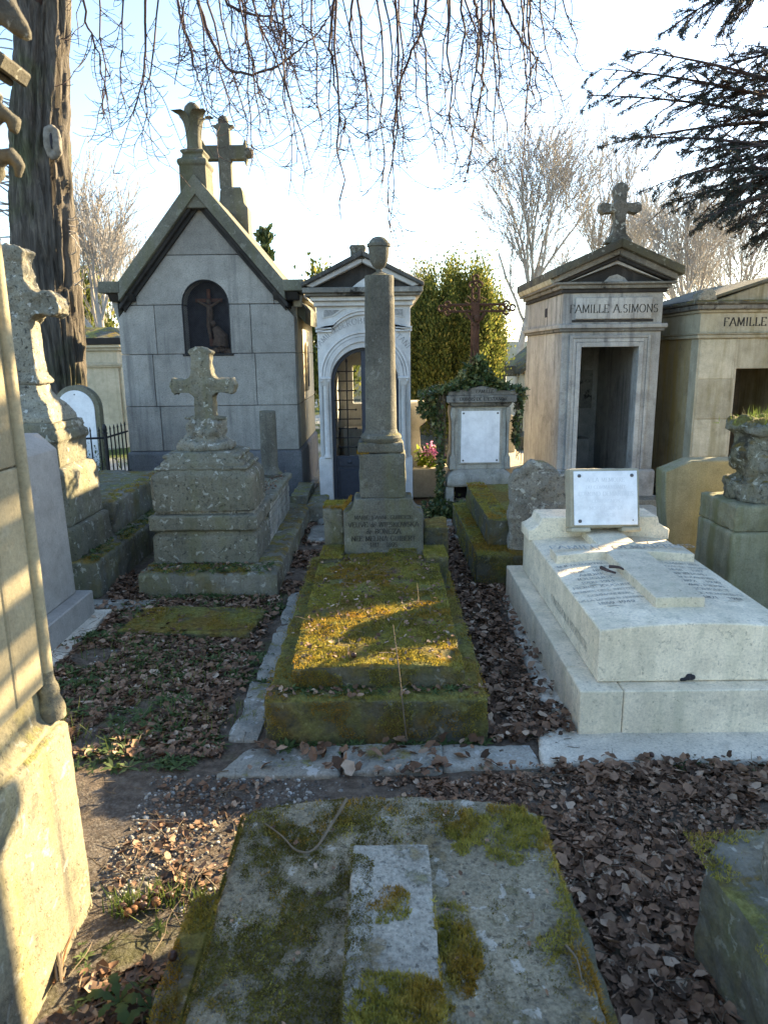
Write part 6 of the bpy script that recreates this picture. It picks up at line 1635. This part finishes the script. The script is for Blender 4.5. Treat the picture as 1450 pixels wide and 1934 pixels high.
# great trunk on the left with hanging twigs
M['knot'] = plain('smooth_scar_bark', (.20, .18, .15), .9, .15, 0, .35, 14, .4)
def great_tree():
    T = thing('great_tree', 'massive rough-barked tree trunk on the left with twigs hanging across the sky', 'tree', (-4.45, 10, 0))
    rs = np.random.default_rng(5)
    nz, na = 190, 90
    zs = np.linspace(-.1, 9.0, nz)
    V = np.empty((nz, na, 3))
    for i, z in enumerate(zs):
        cxx = np.interp(z, [0, 1.28, 3.0, 4.3, 5.5, 9], [-4.44, -4.44, -4.49, -4.40, -4.24, -3.7])
        rad = np.interp(z, [0, .4, 1.28, 3.0, 3.5, 4.3, 5.5, 9], [.52, .40, .335, .43, .44, .40, .35, .28])
        for j in range(na):
            a = 2 * math.pi * j / na
            ca, sa = math.cos(a), math.sin(a)
            fl = .05 * math.sin(a * 3 + 1.1 + z * .15) + .03 * math.sin(a * 5 - z * .3)
            r1 = abs(mnoise.noise(Vector((ca * 5.5, sa * 5.5, z * .75))))
            r2 = abs(mnoise.noise(Vector((ca * 14, sa * 14, z * 2.4 + 7))))
            r3 = mnoise.noise(Vector((ca * 26, sa * 26, z * 9)))
            r = rad * (1 + fl) - .09 * (1 - r1) ** 5 - .035 * (1 - r2) ** 3 + .009 * r3
            V[i, j] = (cxx + r * ca, 10 + r * sa, z)
    idx = np.arange(nz * na).reshape(nz, na)
    F = np.stack([idx[:-1, :], np.roll(idx, -1, 1)[:-1, :], np.roll(idx, -1, 1)[1:, :], idx[1:, :]], -1).reshape(-1, 4)
    o = link('trunk', np_mesh('trunk', V.reshape(-1, 3), F), M['bark'], T)
    o.data.polygons.foreach_set('use_smooth', [True] * len(o.data.polygons))
    # healed knot
    kp = PY(100, 268, 9.69)
    kn = MB().ball((kp.x - .055, kp.y, kp.z), .06, .06, .19).ball((kp.x + .055, kp.y, kp.z - .01), .06, .06, .18).ball((kp.x, kp.y + .01, kp.z - .15), .07, .05, .06).ball((kp.x, kp.y + .01, kp.z + .15), .06, .05, .05)
    kn.build('healed_knot', M['knot'], T, vox=.014, amp=.012, nscale=9)
    MB().ball((kp.x, kp.y - .03, kp.z), .022, .02, .1).build('knot_hollow', M['nicheback'], T, bev=0)
    # limbs above the frame
    lim, tw = Tubes(), Tubes()
    def bez(ps, n=24):
        ps = [np.array(p, float) for p in ps]; out = []
        for u in np.linspace(0, 1, n):
            q = ps[:]
            while len(q) > 1: q = [a * (1 - u) + b * u for a, b in zip(q[:-1], q[1:])]
            out.append(q[0])
        return np.array(out)
    limbs = [bez([(-4.0, 10, 7.2), (-3, 9.6, 8.6), (-1.0, 8.8, 8.2), (1.5, 8.2, 7.2)]), bez([(-4.1, 10, 6.6), (-3.2, 9.2, 7.6), (-2.0, 8.4, 7.4), (-.5, 7.8, 6.6)]), bez([(-4.2, 9.9, 5.9), (-3.7, 9.3, 6.7), (-3.0, 8.8, 6.7), (-2.4, 8.6, 6.0)])]
    for l, r in zip(limbs, (.13, .11, .08)): lim.add(l, r, r * .35, 8)
    # hanging strands: (x_top, x_bottom, y_bottom, thickness)
    for pl, th in (([(365, -120), (372, 0), (400, 80), (428, 128), (470, 142), (520, 128), (570, 90), (612, 50), (640, -20)], .016), ([(420, -100), (425, 12), (470, 25), (515, 35), (545, 60), (560, 80)], .012), ([(640, -110), (632, 0), (622, 70), (628, 130), (640, 200), (660, 260)], .013), ([(690, -110), (665, 0), (660, 60), (668, 90), (690, 140), (705, 200)], .012),
                   ([(800, -110), (806, 0), (795, 65), (770, 110), (755, 160), (745, 230), (740, 300), (732, 360), (736, 430)], .014), ([(900, -110), (893, 0), (905, 50), (915, 120), (905, 190), (890, 260), (882, 330)], .015), ([(885, -110), (870, 0), (878, 60), (868, 110), (858, 190), (835, 250)], .011), ([(280, -120), (276, 0), (276, 90), (270, 160), (252, 220)], .013), ([(930, -120), (945, 0), (975, 60), (1010, 110), (1030, 120)], .014), ([(325, -100), (335, 10), (355, 70), (372, 140), (392, 210)], .011), ([(150, -60), (165, 40), (185, 100), (205, 190)], .010)):
        Yd = rs.uniform(7.6, 8.8)
        q_ = np.array([PY(x_, y_, Yd + .1 * math.sin(i_)) for i_, (x_, y_) in enumerate(pl)])
        dd = [np.linalg.norm(l - q_[0], axis=1) for l in limbs]; kk = int(np.argmin([d_.min() for d_ in dd])); rt_ = limbs[kk][dd[kk].argmin()]
        lim.add(bez([rt_, (rt_ + q_[0]) / 2 + np.array([0, 0, .3]), q_[0]], 8), th * 1.6, th * 1.1, 5)
        fine_ = np.array([q_[int(u)] * (1 - u % 1) + q_[min(int(u) + 1, len(q_) - 1)] * (u % 1) for u in np.linspace(0, len(q_) - 1.001, len(q_) * 4)])
        fine_[1:-1] = (fine_[:-2] + fine_[1:-1] * 2 + fine_[2:]) / 4; fine_[2:-1] += rs.normal(0, .008, fine_[2:-1].shape)
        lim.add(fine_, th * 1.45, .005, 5)
        for k in range(int(len(fine_) * .55)):
            p = fine_[rs.integers(5, len(fine_))]
            d = np.array([rs.normal(0, .5), rs.normal(0, .3), -.8]); d /= np.linalg.norm(d)
            pts, _ = curve(p, d, rs.uniform(.35, 1.0), 9, .15, -.05, rs)
            c_ = np.linspace(0, 1, 10) ** 3 * rs.uniform(.03, .14); pts[:, 2] += c_; pts[:, 0] += c_ * rs.choice((-1, 1))
            tw.add(pts, .006, .0034, 3)
            for q in range(5):
                d2 = np.array([rs.choice((-1, 1)) * rs.uniform(.5, 1), rs.normal(0, .4), rs.uniform(-.7, .1)]); d2 /= np.linalg.norm(d2)
                p2, _ = curve(pts[rs.integers(2, 10)], d2, rs.uniform(.06, .22), 5, .12, .2, rs); tw.add(p2, .0036, .0028, 3)
    strands = [(150, 215, 265, 1), (185, 150, 90, .8), (278, 268, 275, 1.3), (270, 240, 215, 1), (335, 400, 215, 1), (350, 445, 240, 1.2), (375, 520, 260, 1), (400, 590, 330, 1.2), (420, 570, 220, 1.1), (455, 560, 310, 1), (470, 500, 280, 1), (500, 545, 370, .9),
               (330, 330, 160, .9), (440, 470, 330, 1), (560, 520, 170, .9), (600, 610, 250, 1), (628, 645, 420, 1.3), (640, 620, 300, 1.1), (662, 700, 320, 1.3), (690, 720, 345, 1), (700, 735, 300, 1.2), (720, 745, 175, .8), (770, 735, 430, 1.5), (790, 770, 320, 1.2), (800, 830, 310, 1.2), (815, 790, 230, 1),
               (850, 840, 215, 1), (870, 855, 330, 1.3), (895, 885, 350, 1.4), (905, 935, 330, 1.2), (925, 960, 290, 1.3), (945, 1000, 250, 1.3), (965, 985, 340, 1), (985, 1050, 165, 1.1), (1005, 1090, 120, 1.1), (935, 905, 240, 1), (915, 890, 170, 1), (955, 1010, 180, 1.1), (975, 1020, 210, 1), (895, 920, 270, 1), (1000, 1060, 80, 1), (540, 590, 150, .9), (480, 545, 165, 1), (370, 450, 165, 1), (300, 350, 110, .9), (650, 675, 215, 1), (780, 800, 150, .9), (520, 550, 110, .9), (430, 500, 120, 1), (390, 480, 300, 1)]
    tot = 0
    for (xa, xb, yb, th) in strands:
        Yd = rs.uniform(7.2, 9.2)
        a = np.array(PY(xa + rs.uniform(-25, 25), -150, Yd)); b = np.array(PY(xb, yb, Yd + rs.uniform(-.4, .4)))
        # join to the nearest limb
        best = None
        for l in limbs:
            dd = np.linalg.norm(l - (a + np.array([0, 0, .8])), axis=1); k = dd.argmin()
            if best is None or dd[k] < best[0]: best = (dd[k], l[k])
        root = best[1]
        L = np.linalg.norm(a - b)
        n = 16
        main = bez([root, (root + a) / 2 + np.array([0, 0, .4]), a, a * .6 + b * .4 + np.array([rs.uniform(-.12, .12), 0, 0]), b + np.array([rs.uniform(-.12, .12), 0, L * .15]), b], n)
        main[3:-1] += rs.normal(0, .022, (n - 4, 3))
        rr = .010 * th
        lim.add(main, rr * 1.7, .0042, 4)
        nside = int(5 + L * 3.2)
        for k in range(nside):
            u = rs.uniform(.30, .97); i = int(u * (n - 1)); p = main[i]
            d = np.array([rs.normal(0, .55), rs.normal(0, .35), -.75]); d /= np.linalg.norm(d)
            ln = rs.uniform(.25, .75) * (1.15 - .45 * u)
            m = 7
            pts, dv = curve(p, d, ln, m, .17, -.06, rs)
            # tips turn up
            curl = np.linspace(0, 1, m + 1) ** 3 * rs.uniform(.02, .12)
            pts[:, 2] += curl; pts[:, 0] += curl * rs.choice((-1, 1)) * .8
            tw.add(pts, .0052, .003, 3)
            for q in range(rs.integers(3, 7)):
                j = rs.integers(1, m + 1)
                d2 = np.array([rs.choice((-1, 1)) * rs.uniform(.5, 1), rs.normal(0, .4), rs.uniform(-.7, .15)]); d2 /= np.linalg.norm(d2)
                p2, _ = curve(pts[j], d2, rs.uniform(.05, .2), 4, .12, .22, rs)
                tw.add(p2, .0032, .0025, 3); tot += 1
    o = link('limbs', lim.mesh('limbs'), M['twig'], T)
    o = link('hanging_twigs', tw.mesh('hanging_twigs'), M['twig'], T); o['kind'] = 'stuff'
    # sprouts on the trunk's left side
    sp = Tubes()
    for k in range(26):
        z = rs.uniform(1.9, 5.6); x = np.interp(z, [1.28, 3, 5.5], [-4.75, -4.9, -4.55])
        p2, _ = curve((x, 9.9, z), (-.8, -.2, rs.uniform(-.1, .5)), rs.uniform(.4, 1.1), 7, .2, .02, rs); sp.add(p2, .012, .004, 3)
        for q in range(4):
            p3, _ = curve(p2[rs.integers(2, 7)], rs.normal(0, 1, 3), rs.uniform(.15, .4), 4, .2, .0, rs); sp.add(p3, .005, .003, 3)
    for k in range(10):
        z = rs.uniform(2.6, 3.6)
        p2, _ = curve((-4.06, 9.85, z), (.8, -.3, rs.uniform(-.2, .6)), rs.uniform(.2, .6), 6, .25, .05, rs); sp.add(p2, .008, .004, 3)
    o = link('trunk_sprouts', sp.mesh('trunk_sprouts'), M['paletwig'], T); o['kind'] = 'stuff'
great_tree()

# evergreen behind the ivy altar
def evergreen(name, lab, cx, cy, z0, z1, rx, n, seed, mat='thuja', trunk=True, size=(.05, .11), cluster=140, dome=False):
    T = thing(name, lab, 'tree', (cx, cy, 0))
    rs = np.random.default_rng(seed)
    cl = []
    while len(cl) < cluster:
        u = rs.uniform(0, 1); z = z0 + (z1 - z0) * u
        prof = math.sin(min(1, u * 1.15 + .22) * math.pi) ** .55 if u < .98 else .1
        if dome: prof = min(1, .55 + u * 2.2) * (1 - max(0, (u - .72) / .28) ** 2.2 * .75)
        a = rs.uniform(0, 6.28)
        if dome: prof *= 1 + .3 * mnoise.noise(Vector((math.cos(a) * 1.6, math.sin(a) * 1.6, z * 1.5))) + .1 * math.sin(a * 5 + z * 2)
        rr = rx * max(prof, .12) * (rs.uniform(.35, 1.0) ** .5 if dome else rs.uniform(.55, 1.02))
        cl.append((cx + rr * math.cos(a), cy + rr * math.sin(a), z, (rs.uniform(.06, .12) if dome else rs.uniform(.10, .24)) * rx / .8))
    cl = np.array(cl)
    k = rs.integers(0, len(cl), n)
    P = cl[k, :3] + rs.normal(0, 1, (n, 3)) * (cl[k, 3:4] * (np.array([[.75, .75, 2.6]]) if dome else np.array([[.8, .8, 1.25]])))
    out = P - np.array([cx, cy, 0]); out[:, 2] = 0; out /= np.linalg.norm(out, axis=1)[:, None] + 1e-6
    N = out * .45 + np.array([0, 0, 1.1])
    N += rs.normal(0, .35, N.shape); N /= np.linalg.norm(N, axis=1)[:, None]
    r = np.cross(N, rs.normal(0, 1, N.shape)); r /= np.linalg.norm(r, axis=1)[:, None] + 1e-9
    h = rs.uniform(size[0], size[1], (n, 1))
    V = np.empty((n, 4, 3)); V[:, 0] = P; V[:, 1] = P + N * h * .55 + r * h * .28; V[:, 2] = P + N * h; V[:, 3] = P + N * h * .55 - r * h * .28
    F = np.arange(n * 4).reshape(-1, 4)
    o = link('crown', np_mesh('crown', V.reshape(-1, 3), F), M[mat], T)
    tb = MB()
    for q in range(5):
        a = q * 1.3
        tb.tube([(cx + .05 * math.cos(a), cy + .05 * math.sin(a), 0), (cx + .12 * math.cos(a), cy + .1 * math.sin(a), z0 + .2), (cx + rx * .5 * math.cos(a), cy + rx * .5 * math.sin(a), (z0 + z1) / 2)], [.075, .055, .02], 7)
    tb.tube([(cx, cy, 0), (cx, cy, z1 * .8)], [.12, .02], 8)
    tb.build('trunk', M['bark'], T, bev=0)
evergreen('evergreen_tree', 'dense yellow green evergreen behind the iron cross', 1.22, 12.5, .75, 2.82, .86, 90000, 2, size=(.03, .07), cluster=160, dome=True)
evergreen('evergreen_tree', 'dark evergreen seen in the slit between the grey and arched chapels', -1.35, 17, .9, 3.3, .8, 9000, 4, size=(.08, .16))
evergreen('conifer_tree', 'thin conifer whose tip shows over the grey chapel roof', -2.55, 16.5, 1.5, 4.3, .3, 1500, 6, mat='ivy', size=(.08, .2), cluster=26)
evergreen('shrub', 'green shrubbery behind the far left chapel', -8.2, 20, .4, 3.4, 1.6, 12000, 8, size=(.1, .2))

evergreen('conifer_tree', 'unseen broad conifer added outside the right edge to shade the grey stele', 10.0, 14.4, .6, 6.6, 1.25, 16000, 14, size=(.12, .26), cluster=160)  # added out of view to keep the sun off the smooth stele
# cedar reaching in from the right
def cedar():
    T = thing('cedar_tree', 'dark blue green cedar with drooping boughs reaching in at the top right', 'tree', (7.5, 6.6, 0))
    rs = np.random.default_rng(9)
    MB().tube([(7.5, 6.6, 0), (7.45, 6.6, 3), (7.4, 6.6, 7)], [.4, .34, .2], 14).build('trunk', M['bark'], T, bev=0)
    br = Tubes(); NP, ND = [], []
    def tuft(p, d, k, sc=1.0):
        for _ in range(k):
            v = d * .3 + rs.normal(0, .75, 3); v /= np.linalg.norm(v)
            NP.append(p + rs.normal(0, .008, 3)); ND.append(v * rs.uniform(.022, .042) * sc)
    def spray(p, d, L, level):
        n = max(5, int(L / .06))
        pts, _ = curve(p, d, L, n, .08, -.012, rs)
        br.add(pts, .004 + .012 * L, .003, 3)
        for i in range(1, n + 1):
            dv = pts[i] - pts[i - 1]; dv /= np.linalg.norm(dv)
            tuft(pts[i], dv, 5 if level else 4)
            if rs.random() < .5: tuft((pts[i] + pts[i - 1]) / 2, dv, 4)
            if level < 2 and i > 1 and rs.random() < (.75 if level == 0 else .5):
                side = rs.choice((-1, 1))
                nd = dv * .75 + np.cross(dv, (0, 0, 1)) * side * .75 + np.array([0, 0, rs.uniform(-.45, .2)]); nd /= np.linalg.norm(nd)
                spray(pts[i], nd, L * rs.uniform(.25, .5) * (1.1 - .6 * i / n), level + 1)
    # boughs as seen: start at the right, tip further left
    for (xs, ys, xt, yt, Y) in ((1560, 215, 1135, 130, 6.4), (1560, 240, 1120, 180, 6.6), (1560, 190, 1190, 95, 6.2), (1560, 230, 1170, 268, 6.7), (1560, 300, 1215, 260, 6.3), (1560, 280, 1250, 345, 6.6), (1560, 330, 1330, 420, 6.5), (1540, 330, 1290, 330, 6.2), (1540, 100, 1360, 130, 6.5), (1500, -60, 1300, 30, 6.0), (1520, -90, 1380, 20, 6.2), (1560, 380, 1400, 420, 6.6), (1560, 250, 1360, 300, 6.4), (1560, 170, 1300, 200, 6.8), (1560, 210, 1330, 240, 6.5), (1540, 300, 1380, 370, 6.3), (1560, 340, 1270, 380, 6.7), (1560, 360, 1360, 400, 6.2), (1560, 320, 1310, 365, 6.4), (1560, 270, 1290, 290, 6.7), (1560, 400, 1440, 440, 6.5), (1560, 150, 1330, 170, 6.4)):
        a, b = np.array(PY(xs, ys, Y)), np.array(PY(xt, yt, Y))
        mid = (a + b) / 2 + np.array([0, 0, .10])
        q = np.array([a * (1 - u) ** 2 + mid * 2 * u * (1 - u) + b * u * u for u in np.linspace(0, 1, 15)])
        root = np.array([7.45, 6.6, a[2] + .7])
        lead = np.array([root * (1 - u) + a * u + np.array([0, 0, .35 * math.sin(u * 3.1)]) for u in np.linspace(0, 1, 8)])
        br.add(lead, .06, .024, 5); br.add(q, .022, .004, 4)
        for i in range(1, 15):
            dv = q[i] - q[i - 1]; dv /= np.linalg.norm(dv)
            tuft(q[i], dv, 8)
            for side in (-1, 1):
                if rs.random() < .8:
                    nd = dv * .8 + np.array([0, side * .5, 0]) + np.array([0, 0, rs.uniform(-.75, .25)]); nd /= np.linalg.norm(nd)
                    spray(q[i], nd, rs.uniform(.18, .5) * (1.25 - .75 * i / 15), 1)
    o = link('boughs', br.mesh('boughs'), M['twig'], T)
    P, D = np.array(NP), np.array(ND); n = len(P)
    r = np.cross(D, rs.normal(0, 1, D.shape)); r /= np.linalg.norm(r, axis=1)[:, None] + 1e-9
    V = np.empty((n, 3, 3)); V[:, 0] = P - r * .0032; V[:, 1] = P + r * .0032; V[:, 2] = P + D
    o = link('needles', np_mesh('needles', V.reshape(-1, 3), np.arange(n * 3).reshape(-1, 3)), M['cedar'], T); o['kind'] = 'stuff'
cedar()
